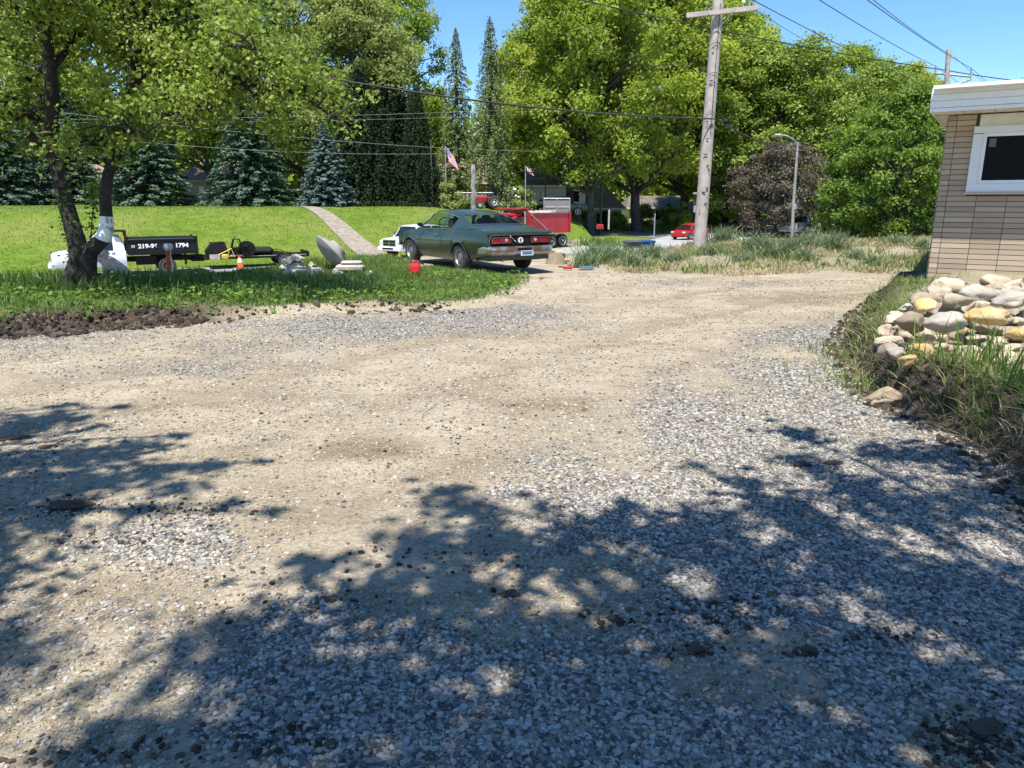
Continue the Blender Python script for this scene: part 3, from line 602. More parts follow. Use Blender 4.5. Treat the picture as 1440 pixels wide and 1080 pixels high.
conifer('tall2', 'tall_conifer', 'tall ragged drooping conifer, right of a pair against the sky', 690, 76, 22, 1.1, 0)
conifer('baby', 'young_spruce', 'small bright green spruce beneath the dark metal frame', 716, 60, 262, 1.15, 0)
# ---------------------------------------------------------------- grass blades
def blades(X, Y, Z, Hh, Wd, r, lean=.35, bias=(0, 0), seg=3):
    n = len(X); a = r.uniform(0, 2*np.pi, n); L = np.abs(r.normal(lean, lean*.45, n))*Hh; dx = np.cos(a)*L+bias[0]*Hh; dy = np.sin(a)*L+bias[1]*Hh
    wa = r.uniform(0, np.pi, n); wx, wy = np.cos(wa)*Wd/2, np.sin(wa)*Wd/2; rows = []
    for k in range(seg):
        t = k/seg; w = 1-.55*t*t; s = t**1.9; cx, cy, cz = X+dx*s, Y+dy*s, Z+Hh*t*(1-.25*t*(np.hypot(dx, dy)/np.maximum(Hh, 1e-3)))
        rows += [np.stack([cx-wx*w, cy-wy*w, cz], 1), np.stack([cx+wx*w, cy+wy*w, cz], 1)]
    rows.append(np.stack([X+dx, Y+dy, Z+Hh*(1-.25*(np.hypot(dx, dy)/np.maximum(Hh, 1e-3)))], 1)); V = np.stack(rows, 1); m = 2*seg+1; b = (np.arange(n)*m)[:, None]
    q = np.concatenate([b+np.array([2*k, 2*k+1, 2*k+3, 2*k+2]) for k in range(seg-1)], 0) if seg > 1 else None; t = b+np.array([2*seg-2, 2*seg-1, 2*seg])
    return V.reshape(-1, 3), q, t, seg
def grassfield(name, label, X, Y, Hh, Wd, seed, mtl, lean=.35, vals=None, seg=3, bias=(0, 0), cat='grass', dz=-.02):
    r = np.random.default_rng(seed); V, q, t, seg = blades(X, Y, H(X, Y)+dz, Hh, Wd, r, lean, bias, seg); v = r.random(len(X)) if vals is None else vals
    me = npmesh(name, V, q, t, np.concatenate([np.tile(v, seg-1), v])); return tag(link(name, me, LEAF[mtl]), label, cat, kind='stuff')
r = np.random.default_rng(71)
# verge
X = r.uniform(-20, 1.3, 170000); Y = r.uniform(8.8, 21, 170000); d = sdpoly(X, Y, STRIP)
dens = np.where(X < -3, 1, .9)*sstep(.05, .35, d+(fbm(X, Y, 1.1, 51)-.5)*.3)*(1-sstep(.3, .6, np.exp(-(((X-mx)/.95)**2+((Y-my)/.5)**2))))*(1-sstep(.35, .65, np.exp(-(((X-.2)/1.7)**2+((Y-18.6)/2.2)**2))))*(Y < np.interp(X, CREST[0], CREST[1])+.6)
k = r.random(len(X)) < dens; X, Y, d = X[k], Y[k], d[k]; nz = fbm(X, Y, .8, 81)
hh = (.05+.08*r.random(len(X)))*(.8+.9*sstep(.4, .65, nz))*np.interp(X, [-4, -2, 1], [1, .85, .65])*np.interp(d, [0, .5, 1.2, 3], [.6, .9, 1.15, 1.15])
vals = np.clip(.5+(nz-.5)*.9-.12*sstep(.8, 2, d)+r.normal(0, .17, len(X)), 0, .97)
grassfield('verge_grass', 'green grass covering the raised verge under the forked tree', X, Y, hh*1.1, np.full(len(X), .014), 72, 'grass', .45, vals)
Xt = r.uniform(-9, -2, 6000); Yt = r.uniform(11.0, 14.0, 6000); k = (sdpoly(Xt, Yt, STRIP) > .9) & (fbm(Xt, Yt, .9, 85) > .5); Xt, Yt = Xt[k], Yt[k]
grassfield('tall_weeds', 'tall seeding grass stems along the back of the verge', Xt, Yt, r.uniform(.12, .32, len(Xt)), np.full(len(Xt), .01), 73, 'grass', .25, np.clip(r.normal(.6, .25, len(Xt)), 0, 1))
a = r.normal(0, 1, (2600, 2))*[.6, .35]; bx, by = XU(95, 11.6), 11.7
grassfield('trunk_weeds', 'tall dark weeds around the foot of the forked tree', bx+a[:, 0]*1.6, by+a[:, 1], r.uniform(.12, .42, 2600), np.full(2600, .016), 74, 'grass', .3, np.clip(r.normal(.25, .15, 2600), 0, 1))
# broad low weeds on the verge front
n = 9000; X = r.uniform(-9, 1, n); Y = r.uniform(9.5, 15.0, n); d = sdpoly(X, Y, STRIP); k = (d > .15) & (d < 2.2) & (fbm(X, Y, 1.4, 90) > .44); X, Y = X[k], Y[k]; C = np.stack([X, Y, H(X, Y)+r.uniform(.03, .17, len(X))], 1)
N = unit(r.normal(0, .5, (len(X), 3))+[0, 0, 1]); V, Q = leaf_quads(C, N, r.uniform(.05, .11, len(X)), r, .6); tag(link('weed_leaves', npmesh('weed_leaves', V, Q, None, r.random(len(X))), LEAF['lush']), 'broad leafy weeds along the front of the verge', 'weeds', kind='stuff')
# mound
n = 90000; X = r.uniform(1.2, 17, n); Y = r.uniform(15, 27, n); d = sdpoly(X, Y, MOUND); nz = fbm(X, Y, .9, 95); k = r.random(n) < sstep(0, .8, d+(nz-.5)*1.4)*1.0*(.04+sstep(.42, .62, nz)); X, Y, nz = X[k], Y[k], nz[k]
hh = (.03+.09*r.random(len(X)))*(.6+1.1*nz); vals = np.clip(.86-1.15*(fbm(X, Y, .75, 97)-.12)+r.normal(0, .2, len(X)), 0, 1)
grassfield('mound_grass', 'half-dry tangled grass covering the mound below the utility pole', X, Y, hh*1.3, np.full(len(X), .02), 75, 'dry', .8, vals)
n = 8000; X = r.uniform(2, 12, n); Y = r.uniform(16.2, 24, n); k = (fbm(X, Y, 1.3, 99) > .57) & (sdpoly(X, Y, MOUND) > .4); X, Y = X[k], Y[k]
grassfield('mound_weeds', 'green weeds scattered over the mound', X, Y, r.uniform(.1, .3, len(X)), np.full(len(X), .025), 76, 'grass', .5, np.clip(r.normal(.5, .2, len(X)), 0, 1))
# far lawn texture
n = 130000; X = r.uniform(-62, 3, n); Y = r.uniform(24, 74, n); sd = sdpoly(X, Y, FARREG); k = (sd > .6) & (sd < 26) & (r.random(n) < np.clip(1.2-sd/26, 0, 1)); X, Y, sd = X[k], Y[k], sd[k]
fp = (np.abs(sd-15.5) > .6); pth = ~inside(X, Y, a_poly := [p for p in a]+[p for p in b_][::-1]) if False else ~inside(X, Y, [(-8.5, 44.9), (-9.3, 46.8), (-11.5, 50.7), (-13.9, 54.7), (-17, 60), (-16.6, 61), (-15.8, 59.4), (-13.1, 55.9), (-10.5, 52.2), (-8.0, 48.4), (-6.7, 46.4)]); k = fp & pth; X, Y = X[k], Y[k]
nz = fbm(X, Y, .25, 101); grassfield('lawn_grass', 'mown bright green grass on the sloping lawn across the road', X, Y, r.uniform(.05, .13, len(X)), np.full(len(X), .075), 77, 'lush', .5, np.clip(.5+(nz-.5)*.9+(fbm(X+Y*.9, Y*.12, .9, 105)-.5)*.7+r.normal(0, .22, len(X)), 0, 1), seg=1)
n = 50000; X = r.uniform(4, 60, n); Y = r.uniform(58, 125, n); sd = sdpoly(X, Y, FARREG); notch = (X > np.interp(Y, [50, 90], [-1.5, 6])+2) & (X < 17); k = (sd > .8) & (sd < 30) & ~(notch & (sd < 19)); X, Y = X[k], Y[k]
grassfield('bank_grass', 'long shaded grass on the bank under the far trees', X, Y, r.uniform(.15, .5, len(X)), np.full(len(X), .1), 78, 'grass', .4, np.clip(r.normal(.5, .2, len(X)), 0, 1), seg=1)
# rock-bed edge: long foreground blades
Q, rr = edge_points(BANK, 0, 10, 8500, -.75, .35, 63); k = (sdpoly(Q[:, 0], Q[:, 1], BANK) > .03) & (Q[:, 1] > 2.2) & (Q[:, 1] < 12); Q = Q[k]; Y = Q[:, 1]
tallness = np.interp(Y, [2.5, 4.5, 5.6, 6.3, 7, 12], [1, 1.1, .8, .35, .55, .4])*(.5+fbm(Q[:, 0], Y, 2.5, 111))
grassfield('edge_grass', 'long arching grass hanging over the cut edge of the rock bed', Q[:, 0], Y, rr.uniform(.1, .36, len(Q))*tallness, np.full(len(Q), .0085), 79, 'grass', .7, np.clip(rr.normal(.5, .28, len(Q)), 0, 1), seg=4, bias=(-.28, -.12), dz=-.05)
n = 650; X = r.uniform(2.6, 4.6, n); Y = r.uniform(3.6, 5.9, n); k = sdpoly(X, Y, BANK) > .08; X, Y = X[k], Y[k]
grassfield('edge_grass', 'tall upright grass blades at the right edge in front of the rocks', X, Y, r.uniform(.2, .5, len(X)), np.full(len(X), .011), 80, 'grass', .3, np.clip(r.normal(.4, .2, len(X)), 0, 1), seg=4)
n = 7000; X = r.uniform(2.2, 4.6, n); Y = r.uniform(2.4, 8, n); k = (sdpoly(X, Y, BANK) > -.04) & (sdpoly(X, Y, BANK) < .45); X, Y = X[k], Y[k]
grassfield('dead_grass', 'dry straw matted along the cut edge of the rock bed', X, Y, r.uniform(.08, .22, len(X)), np.full(len(X), .007), 81, 'dry', 1.3, np.clip(r.normal(.6, .2, len(X)), 0, 1), seg=3, bias=(-.3, -.1))
for i, (cu, cv, n, hh) in enumerate([(1225, 470, 420, .22), (1245, 425, 260, .16), (1275, 405, 300, .2), (1218, 500, 260, .16)]):
    x0, y0 = G(cu, cv, .3); X = x0+r.normal(0, .22, n); Y = y0+r.normal(0, .4, n); grassfield('corner_grass', 'thin grass tufts between the lot and the rock pile', X, Y, r.uniform(.06, hh, n), np.full(n, .011), 82+i, 'grass', .5, np.clip(r.normal(.65, .2, n), 0, 1))
# daylily clumps on the mound
for i, (u, v, Yc, s, lb) in enumerate([(838, 362, 19.5, .62, 'left end of the mound, nearest the green car'), (860, 360, 20.4, .55, 'mound just left of the trash bins'), (917, 338, 21.0, .45, 'mound between the trash bins and the utility pole'), (1016, 328, 22.5, .6, 'mound immediately right of the utility pole'), (1068, 338, 20.5, .62, 'mound left of the silver pickup'),
                                   (1110, 340, 20.0, .5, 'mound just below the street lamp'), (1172, 334, 20.5, .55, 'mound right of the street lamp'), (1130, 345, 19.0, .35, 'mound below the silver pickup'), (1265, 338, 21.0, .45, 'mound in front of the dense shrub'), (1298, 338, 20.0, .3, 'mound beside the brick house corner'), (1204, 345, 19.4, .3, 'mound left of the dense shrub'), (1085, 345, 19.2, .4, 'mound front, below the bronze tree'), (1140, 332, 21.5, .5, 'mound behind the street lamp foot'), (950, 352, 19.0, .38, 'mound front, left of the utility pole foot'), (1000, 350, 19.4, .32, 'mound directly below the utility pole'), (1045, 352, 18.6, .3, 'mound front, right of the utility pole'), (890, 366, 18.2, .4, 'mound front, under the trash bins'), (1230, 352, 18.6, .3, 'mound front, below the dense shrub'), (822, 368, 18.6, .4, 'mound tip beside the shovel')]):
    p = W(u, v, Yc); s *= 1.25; n = int(150*s/.5); rr = np.random.default_rng(500+i); X = rr.normal(0, .10+s*.13, n); Y = rr.normal(0, .14, n); V, q, t, sg = blades(X, Y, np.full(n, -.05), rr.uniform(.5, 1.05, n)*s, np.full(n, .026), rr, .62, seg=4)
    vv = np.clip(rr.normal(.5, .25, n), 0, 1); o = link('daylily_clump', npmesh('daylily_clump', V, q, t, np.concatenate([np.tile(vv, sg-1), vv])), LEAF['lily']); o.location = (p.x, Yc, h1(p.x, Yc)+.03); tag(o, 'clump of arching strap leaves on the '+lb, 'plant', 'daylily clumps on the mound')
x0, y0 = XU(843, 60, -1.8), 60; rr = np.random.default_rng(3); n = 500; V, q, t, sg = blades(rr.normal(0, .9, n), rr.normal(0, .5, n), np.full(n, -.05), rr.uniform(.5, 1.0, n), np.full(n, .07), rr, .35, seg=2); vv = rr.random(n)*.6+.3
o = link('grass_tuft', npmesh('grass_tuft', V, q, t, np.concatenate([vv, vv])), LEAF['lush']); o.location = (x0, y0, h1(x0, y0)); tag(o, 'tuft of tall grass at the foot of the mailbox', 'grass tuft')
# ---------------------------------------------------------------- the forked tree on the verge
def forked_tree():
    base = W(112, 402, 11.6); base.z = h1(base.x, base.y); t = thing('forked_tree', 'forked tree on the grass verge with white paint on its right-hand trunk', 'tree', base)
    rnd = random.Random(4); tr = MB(); D0 = base.y
    def P(u, v, dy=0): return W(u, v, D0+dy)-base
    tr.tube([Vector((0, .05, -.4)), P(112, 398), P(115, 376), P(118, 358)], [.31, .26, .205, .18], 12, jit=.1, rnd=rnd)
    tr.tube([P(114, 375), P(110, 345), P(99, 310), P(88, 270, .1), P(76, 215, .2), P(69, 185, .2), P(74, 150, .1), P(71, 100), P(66, 50), P(60, -10), P(70, -90)], [.165, .14, .12, .11, .107, .104, .10, .085, .07, .055, .03], 10, jit=.08, rnd=rnd)
    tr.tube([P(76, 222, .2), P(52, 200), P(36, 184, -.2)], [.085, .07, .06], 8, rnd=rnd); tr.tube([P(70, 185, .2), P(50, 168, .3), P(30, 148, .4), P(-10, 120, .6)], [.08, .07, .055, .03], 8, rnd=rnd)
    tr.tube([P(116, 366), P(128, 352), P(146, 335), P(150, 310), P(148, 280), P(152, 245), P(166, 215, .1), P(178, 175, .2), P(184, 120, .3), P(182, 75, .4), P(176, 10, .6), P(170, -80, .8)], [.15, .125, .11, .09, .086, .086, .082, .075, .068, .06, .045, .03], 10, jit=.08, rnd=rnd)
    crown_c = []; crown_r = []
    def br(a, b, r0, k=3):
        p = limb(tr, a, b, r0, .02, rnd, 6, .1)
        for q in p[2:]:
            for _ in range(k):
                c = q+Vector((rnd.uniform(-.5, .5), rnd.uniform(-.6, .6), rnd.uniform(-.25, .45))); crown_c.append(tuple(c)); crown_r.append(rnd.uniform(.22, .48)); tr.tube([q, q.lerp(c, .5)+Vector((0, 0, .05)), c], [.018, .012, .006], 4)
    for st, en, r0 in [((184, 120, .3), (330, 60, .2), .07), ((184, 120, .3), (250, 20, 1), .06), ((182, 75, .4), (380, 10, .8), .06), ((178, 175, .2), (300, 150, -.6), .05), ((178, 150, .2), (360, 120, 0), .055), ((184, 110, .3), (440, 90, .2), .065),
                       ((180, 60, .4), (300, -70, 1), .06), ((180, 60, .4), (420, -60, .2), .06), ((71, 100, 0), (-40, 60, .5), .06), ((71, 100, 0), (120, -20, .8), .05), ((66, 50, 0), (-60, -50, .8), .05), ((74, 150, .1), (10, 90, .9), .05), ((30, 148, .4), (-70, 150, .4), .03), ((60, -10, 0), (40, -120, 0), .04), ((182, 75, .4), (130, 30, .9), .05),
                       ((176, 10, .6), (240, -120, -.5), .05), ((360, 115, 0), (470, 165, -.3), .03), ((300, 80, .2), (400, 180, -.4), .03), ((166, 215, .1), (120, 195, -.5), .03), ((178, 175, .2), (200, 190, -.9), .03), ((71, 100, 0), (30, 30, 1), .05), ((74, 150, .1), (-20, 190, -.2), .03), ((184, 120, .3), (210, 30, .9), .05), ((300, 40, .2), (360, 70, -1.4), .04), ((182, 75, .4), (250, 90, 1.8), .05), ((66, 50, 0), (60, 10, 2), .05)]:
        br(P(*st), P(*en), r0)
    for en in ((-40, -30, -2.2), (20, -60, -2.0), (60, -40, -1.6), (90, -80, -1.9), (-60, -90, -1.5)): br(P(66, 40, 0), P(*en), .05)
    for c, rr_ in [((285, 130), .4), ((320, 145), .4), ((255, 125), .35), ((300, 165), .3), ((345, 180), .3), ((400, 190), .3), ((405, 215), .18), ((90, 205), .25), ((120, 190), .35), ((160, 175), .35), ((150, 200), .3), ((180, 205), .25), ((60, 200), .15), ((10, 170), .3), ((5, 200), .25), ((440, 150), .35), ((475, 165), .25), ((420, 120), .4), ((460, 130), .35), ((495, 150), .2), ((380, 150), .35), ((20, 110), .45), ((10, 60), .5), ((60, 130), .3), ((110, 120), .4), ((220, 60), .4), ((230, 100), .35), ((150, 90), .4)]:
        q = P(c[0], c[1], rnd.uniform(-1, .6) if c[0] > 200 else (rnd.uniform(1.0, 1.7) if c[0] > 85 else rnd.uniform(.3, 1))); crown_c.append(tuple(q)); crown_r.append(rr_)
    tr.build('trunk', M['bark'], t, smooth=True)
    r = np.random.default_rng(5); V, Q, vals = clump_leaves(crown_c, crown_r, 44000, .078, r, up=.25, flat=.8, inner=.1); link('crown', npmesh('crown', V, Q, None, vals), LEAF['yellow'], t)
    # painted band hugging the right trunk
    pb = MB(); rings = []; A = [P(147, 318), P(150.5, 331)]; a = P(149.5, 304); pb.tube([a, P(149.8, 315), P(148, 327), P(144.5, 336)], [.098, .101, .111, .124], 14, cap=False, jit=.04, rnd=rnd); pb.build('paint_band', mat('whitewash', (.80, .80, .78), .8, c2=(.35, .33, .30), scale=9, lo=.56, hi=.64), t, smooth=True)
    # ivy on the left trunk
    P1 = [np.array(P(u, v, 0)) for u, v in [(100, 310), (103, 325), (108, 345), (110, 360), (92, 280), (112, 375)]]; n = 330; C = np.array([P1[i % 6]+r.normal(0, .09, 3)+[0, -.08, 0] for i in range(n)]); V, Q = leaf_quads(C, unit(r.normal(0, 1, (n, 3))+[0, -1, .3]), r.uniform(.03, .06, n), r, .8); link('ivy', npmesh('ivy', V, Q, None, r.random(n)*.3), LEAF['dark'], t)
forked_tree()
# slim sapling between the trunks
b0 = W(129, 372, 12.6); sp_ = thing('sapling', 'thin leafy sapling between the two trunks of the forked tree', 'plant', (b0.x, b0.y, h1(b0.x, b0.y))); mb = MB(); q0 = W(129, 372, 12.6); tp = [W(u, v, 12.6)-sp_.location for u, v in [(128, 380), (126, 350), (129, 315), (132, 285), (128, 262)]]; mb.tube(tp, [.012, .01, .009, .007, .004], 5); mb.build('stem', M['bark'], sp_)
r = np.random.default_rng(8); C = np.array([np.array(tp[1+i % 4])*(1-f)+np.array(tp[min(4, 2+i % 4)])*f for i, f in enumerate(r.random(260))])+r.normal(0, .07, (260, 3)); V, Q = leaf_quads(C, unit(r.normal(0, 1, (260, 3))+[0, 0, .6]), r.uniform(.05, .09, 260), r, .6); link('foliage', npmesh('foliage', V, Q, None, r.random(260)), LEAF['dark'], sp_)
# ---------------------------------------------------------------- shade trees behind and beside the photographer (their shadows fall on the lot)
SUN_EL, SUN_AZ = R(66), R(-12)          # azimuth measured from straight behind the camera, positive = from the right
SD = Vector((math.sin(SUN_AZ)*math.cos(SUN_EL), -math.cos(SUN_AZ)*math.cos(SUN_EL), math.sin(SUN_EL)))
def shade_tree(label, base, spots, seed, trunk_r, fork, leafn, lsize=.12):
    """crown made of leaf sprays on limbs; each spray sits up-sun of a spot of shade on the ground"""
    t = thing('shade_tree', label, 'tree', (base[0], base[1], h1(*base))); rnd = random.Random(seed); tr = MB(); B = Vector(t.location); r = np.random.default_rng(seed); f = Vector(fork)
    tr.tube([(0, 0, -.4), (0, 0, .1), f*.5, f], [trunk_r*1.4, trunk_r*1.15, trunk_r*.9, trunk_r*.8], 12, jit=.06, rnd=rnd); cc, cr = [], []
    for (u, v, rad, hgt) in spots:
        gx, gy = G(u, v); c = Vector((gx, gy, 0))+SD*(hgt/SD.z)-B; c = Vector(c); cc.append(tuple(c)); cr.append(rad)
        limb(tr, f+(c-f)*rnd.uniform(0, .12), c, .07, .015, rnd, 6, .06)
    tr.build('trunk', M['bark'], t, smooth=True); V, Q, vals = clump_leaves(cc, cr, int(leafn*.66), lsize, r, up=.4, flat=.5, inner=0); link('crown', npmesh('crown', V, Q, None, vals), LEAF['maple'], t); return t
rs = random.Random(12); sp1 = []
for u, v, rd in [(620, 690, .22), (655, 715, .3), (590, 770, .4), (700, 760, .4), (520, 850, .45), (440, 800, .22), (640, 830, .4), (330, 900, .4), (400, 950, .45), (520, 960, .4), (700, 900, .4), (600, 1010, .35),
                 (800, 790, .45), (860, 740, .3), (930, 760, .4), (1000, 740, .35), (1120, 610, .28), (1130, 650, .3), (1050, 680, .25), (980, 655, .12), (1200, 690, .4), (1100, 720, .4), (1250, 640, .35), (1290, 590, .3), (1330, 640, .45), (1400, 700, .5), (1290, 720, .5),
                 (1180, 780, .5), (1050, 810, .5), (920, 850, .45), (800, 900, .35), (1300, 830, .5), (1400, 850, .5), (1150, 900, .5), (1000, 930, .4), (880, 960, .4), (1250, 960, .5), (1400, 1000, .5), (1080, 1030, .4), (950, 1060, .35), (780, 1010, .35), (700, 1060, .3), (450, 1050, .4), (300, 1060, .4), (150, 1060, .35), (880, 710, .12), (760, 715, .12)]:
    sp1.append((u, v, rd*.84, rs.uniform(5.2, 8.5)))
for _ in range(60):      # crown that reaches behind the photographer
    sp1.append((rs.uniform(200, 1700), rs.uniform(1080, 2600), rs.uniform(.3, .6), rs.uniform(5.2, 9)))
sp1 += [(u, v, rs.uniform(.4, .6), rs.uniform(5.2, 8)) for u, v in [(1500, 700), (1560, 800), (1500, 900), (1600, 1000), (1650, 760), (1480, 620)]]
shade_tree('large shade tree behind the photographer, throwing the leafy shadow on the gravel', (2.2, -4.2), sp1, 31, .32, (.2, 1.2, 4.6), 46000, .13)
sp2 = []
for u, v, rd in [(20, 600, .45), (70, 590, .4), (-60, 600, .5), (130, 600, .16), (40, 650, .5), (-60, 660, .6), (140, 640, .35), (200, 628, .25), (250, 612, .15), (120, 680, .4), (220, 665, .3), (300, 655, .18), (360, 648, .12), (170, 570, .12), (90, 572, .14), (0, 700, .5), (-90, 730, .6), (80, 730, .35), (250, 690, .2), (330, 708, .12), (200, 720, .18), (380, 720, .12)]:
    sp2.append((u, v, rd*.85, rs.uniform(5.5, 7.5)))
for _ in range(30): sp2.append((rs.uniform(-900, -60), rs.uniform(560, 1000), rs.uniform(.4, .7), rs.uniform(5.2, 8.5)))
shade_tree('shade tree left of the photographer, throwing feathery shadows across the dirt', (-7.2, 1.5), sp2, 32, .26, (.3, .4, 4.4), 26000, .12)
# shadow-side limb of the forked tree reaches towards the mud bank already; fallen twigs
# ================================================================ THINGS
def solveY(u, v, hgt, y0, y1):
    best = min(np.arange(y0, y1, .1), key=lambda Y: abs(h1(XU(u, Y, W(u, v, Y).z), Y)+hgt-W(u, v, Y).z)); return float(best)
# ---------------------------------------------------------------- brick house at the right
TH = R(33); HC = Vector((XU(1303, 12, .35), 12, 0)); wx = Vector((math.cos(TH), -math.sin(TH), 0)); wn = Vector((-math.sin(TH), -math.cos(TH), 0))
def wallpt(u, v):
    d = Vector(ray(u, v)); o = Vector((0, 0, CH)); t = (HC-o).dot(wn)/d.dot(wn); p = o+d*t; return (p-HC).dot(wx), p.z
ztop = wallpt(1330, 163)[1]; wl, _ = wallpt(1359, 262); _, wb_ = wallpt(1375, 270); _, wt_ = wallpt(1400, 177)
house = thing('brick_house', 'tan stacked-brick house corner with white flat-roof fascia and a dark window', 'house', (HC.x, HC.y, 0), -TH)
M['brick'] = rampmat('tan_brick', [(0, (.33, .255, .18)), (.5, (.41, .32, .23)), (1, (.48, .38, .275))], .85)
M['mortar'] = mat('dark_mortar', (.15, .11, .085), .95)
M['trim'] = mat('cream_trim', (.72, .70, .62), .5, c2=(.62, .60, .52), scale=5)
M['fascia'] = mat('white_fascia', (.80, .82, .84), .35, c2=(.72, .74, .76), scale=3)
mb = MB(); mb.box((4.5, 3.5, (ztop-.5)/2), (8.96, 6.96, ztop+.5)); 
mb.build('wall_core', M['mortar'], house)
bv, bq, bvals = [], [], []; ch = (ztop)/36.0; r = np.random.default_rng(2)
cols = [0, .125]+[.125+.395*i for i in range(1, 12)]; wr_ = wl+1.75
bm_ = MB(); vals = []
for j in range(-4, 36):
    z0, z1 = j*ch+.0048, (j+1)*ch-.0048
    for a_, b2 in zip(cols[:-1], cols[1:]):
        A, B = a_+.004, b2-.004; segs = [(A, B)]
        if z1 > wb_-.02:
            segs = []
            if A < wl: segs.append((A, min(B, wl+.01)))
            if B > wr_: segs.append((max(A, wr_), B))
        for A, B in segs:
            if B-A < .02: continue
            n0 = len(bm_.f); bm_.box(((A+B)/2, 0, (z0+z1)/2), (B-A, .03, z1-z0)); vals += [float(r.random())]*6
for j in range(-4, 36):
    z0, z1 = j*ch+.0048, (j+1)*ch-.0048
    for i in range(17): bm_.box((-.002, .03+.395*i+.2, (z0+z1)/2), (.03, .387, z1-z0)); vals += [float(r.random())]*6
me = npmesh('wall', bm_.v, bm_.f, None, vals); link('wall', me, M['brick'], house)
mb = MB(); F0, F1, OV = ztop, ztop+.345, .64
mb.box((4.52, 3.2, F1-.03), (9.3+.1, 7.0+OV*1.9, .05)); 
for k, (za, zb2, o) in enumerate([(F0+.0, F0+.055, .02), (F0+.055, F0+.15, 0), (F0+.15, F0+.245, .012), (F0+.245, F1, .024)]):
    mb.box((4.39, -OV-.01+o/2, (za+zb2)/2), (9.2, .03+(.03-o)*.8, zb2-za-.004)); mb.box((-.20+o/2, 3.1, (za+zb2)/2), (.03, 7.4, zb2-za-.004))
mb.build('fascia', M['fascia'], house, bevel=.003)
mb = MB(); 
for i in range(23): mb.box((.01+i*.4, -.3, F0+.02), (.392, .58, .02))
mb.box((-.10, 3.1, F0+.02), (.19, 6.4, .02)); mb.build('soffit', M['trim'], house)
mb = MB(); 
for i in range(24): MB().box((-.1+i*.2, -.06, F0+.008), (.03, .012, .006)).build('soffit_vent', M['flatblack'], house)
win = MB(); x0, x1, z0, z1 = wl, wr_, wb_, wt_; t_ = .13
win.box(((x0+x1)/2+.03, -.02, (z1+F0)/2-.02), (x1-x0-.06, .03, F0-z1+.02)); hdr = win.build('header_panel', M['trim'], house)
win = MB(); win.box(((x0+x1)/2, -.035, z0+.06), (x1-x0, .06, .12)); win.box(((x0+x1)/2, -.035, z1-.05), (x1-x0, .06, .10)); win.box((x0+t_/2, -.035, (z0+z1)/2), (t_, .06, z1-z0-.22)); win.box((x1-t_/2, -.035, (z0+z1)/2), (t_, .06, z1-z0-.22))
w_ = win.build('window', mat('window_trim', (.70, .72, .72), .5), house, bevel=.004)
win = MB(); a0, a1, c0, c1 = x0+t_, x1-t_, z0+.12, z1-.10
for c, d in [(((a0+a1)/2, -.015, c0+.025), (a1-a0, .03, .05)), (((a0+a1)/2, -.015, c1-.025), (a1-a0, .03, .05)), ((a0+.025, -.015, (c0+c1)/2), (.05, .03, c1-c0-.1)), ((a1-.025, -.015, (c0+c1)/2), (.05, .03, c1-c0-.1)), (((a0+a1)/2, -.013, (c0+c1)/2), (.045, .026, c1-c0-.1))]: win.box(c, d)
win.build('window_sash', M['white'], w_, bevel=.003)
win = MB(); win.box(((a0+a1)/2, -.0085, (c0+c1)/2), (a1-a0-.1, .006, c1-c0-.1)); win.build('pane', mat('house_glass', (.008, .009, .01), .25, spec=.04), w_)
win = MB(); win.box((a0+.13, -.0125, c1-.14), (.09, .002, .12)); win.build('sticker', mat('window_sticker', (.10, .11, .10), .6), w_)
win = MB(); win.box(((x0+x1)/2, -.05, z0-.02), (x1-x0+.04, .09, .035)); win.build('sill', M['brick'] if False else mat('sill_stone', (.45, .40, .33), .8), w_)
# ---------------------------------------------------------------- rock pile: every rock a thing
def rockmat(n_, c, c2):
    m = mat(n_, c, .85, c2=c2, scale=5, bump=.9, bscale=14, detail=9); N = m.node_tree.nodes; L = m.node_tree.links; b = N['Principled BSDF']; src = b.inputs['Base Color'].links[0].from_socket
    oi = N.new('ShaderNodeObjectInfo'); mr = N.new('ShaderNodeMapRange'); mr.inputs['To Min'].default_value = .72; mr.inputs['To Max'].default_value = 1.2; L.new(oi.outputs['Random'], mr.inputs['Value'])
    hs = N.new('ShaderNodeHueSaturation'); L.new(src, hs.inputs['Color']); L.new(mr.outputs[0], hs.inputs['Value'])
    tc = N.new('ShaderNodeTexCoord'); sp = N.new('ShaderNodeTexNoise'); sp.inputs['Scale'].default_value = 55; sp.inputs['Detail'].default_value = 8; L.new(tc.outputs['Object'], sp.inputs['Vector']); r = N.new('ShaderNodeMapRange'); r.inputs['From Min'].default_value = .56; r.inputs['From Max'].default_value = .9; L.new(sp.outputs['Fac'], r.inputs['Value'])
    x = N.new('ShaderNodeMix'); x.data_type = 'RGBA'; L.new(r.outputs[0], x.inputs['Factor']); L.new(hs.outputs[0], x.inputs['A']); x.inputs['B'].default_value = (.24, .15, .07, 1); L.new(x.outputs['Result'], b.inputs['Base Color']); return m
rockm = {k: rockmat('rock_'+k, c, c2) for k, (c, c2) in dict(tan=((.40, .32, .235), (.29, .225, .16)), cream=((.54, .45, .32), (.36, .29, .20)), ochre=((.47, .29, .09), (.50, .38, .21)), grey=((.27, .24, .20), (.36, .32, .26)), brown=((.21, .16, .125), (.29, .235, .185)), white=((.52, .47, .39), (.36, .32, .25))).items()}
import bmesh
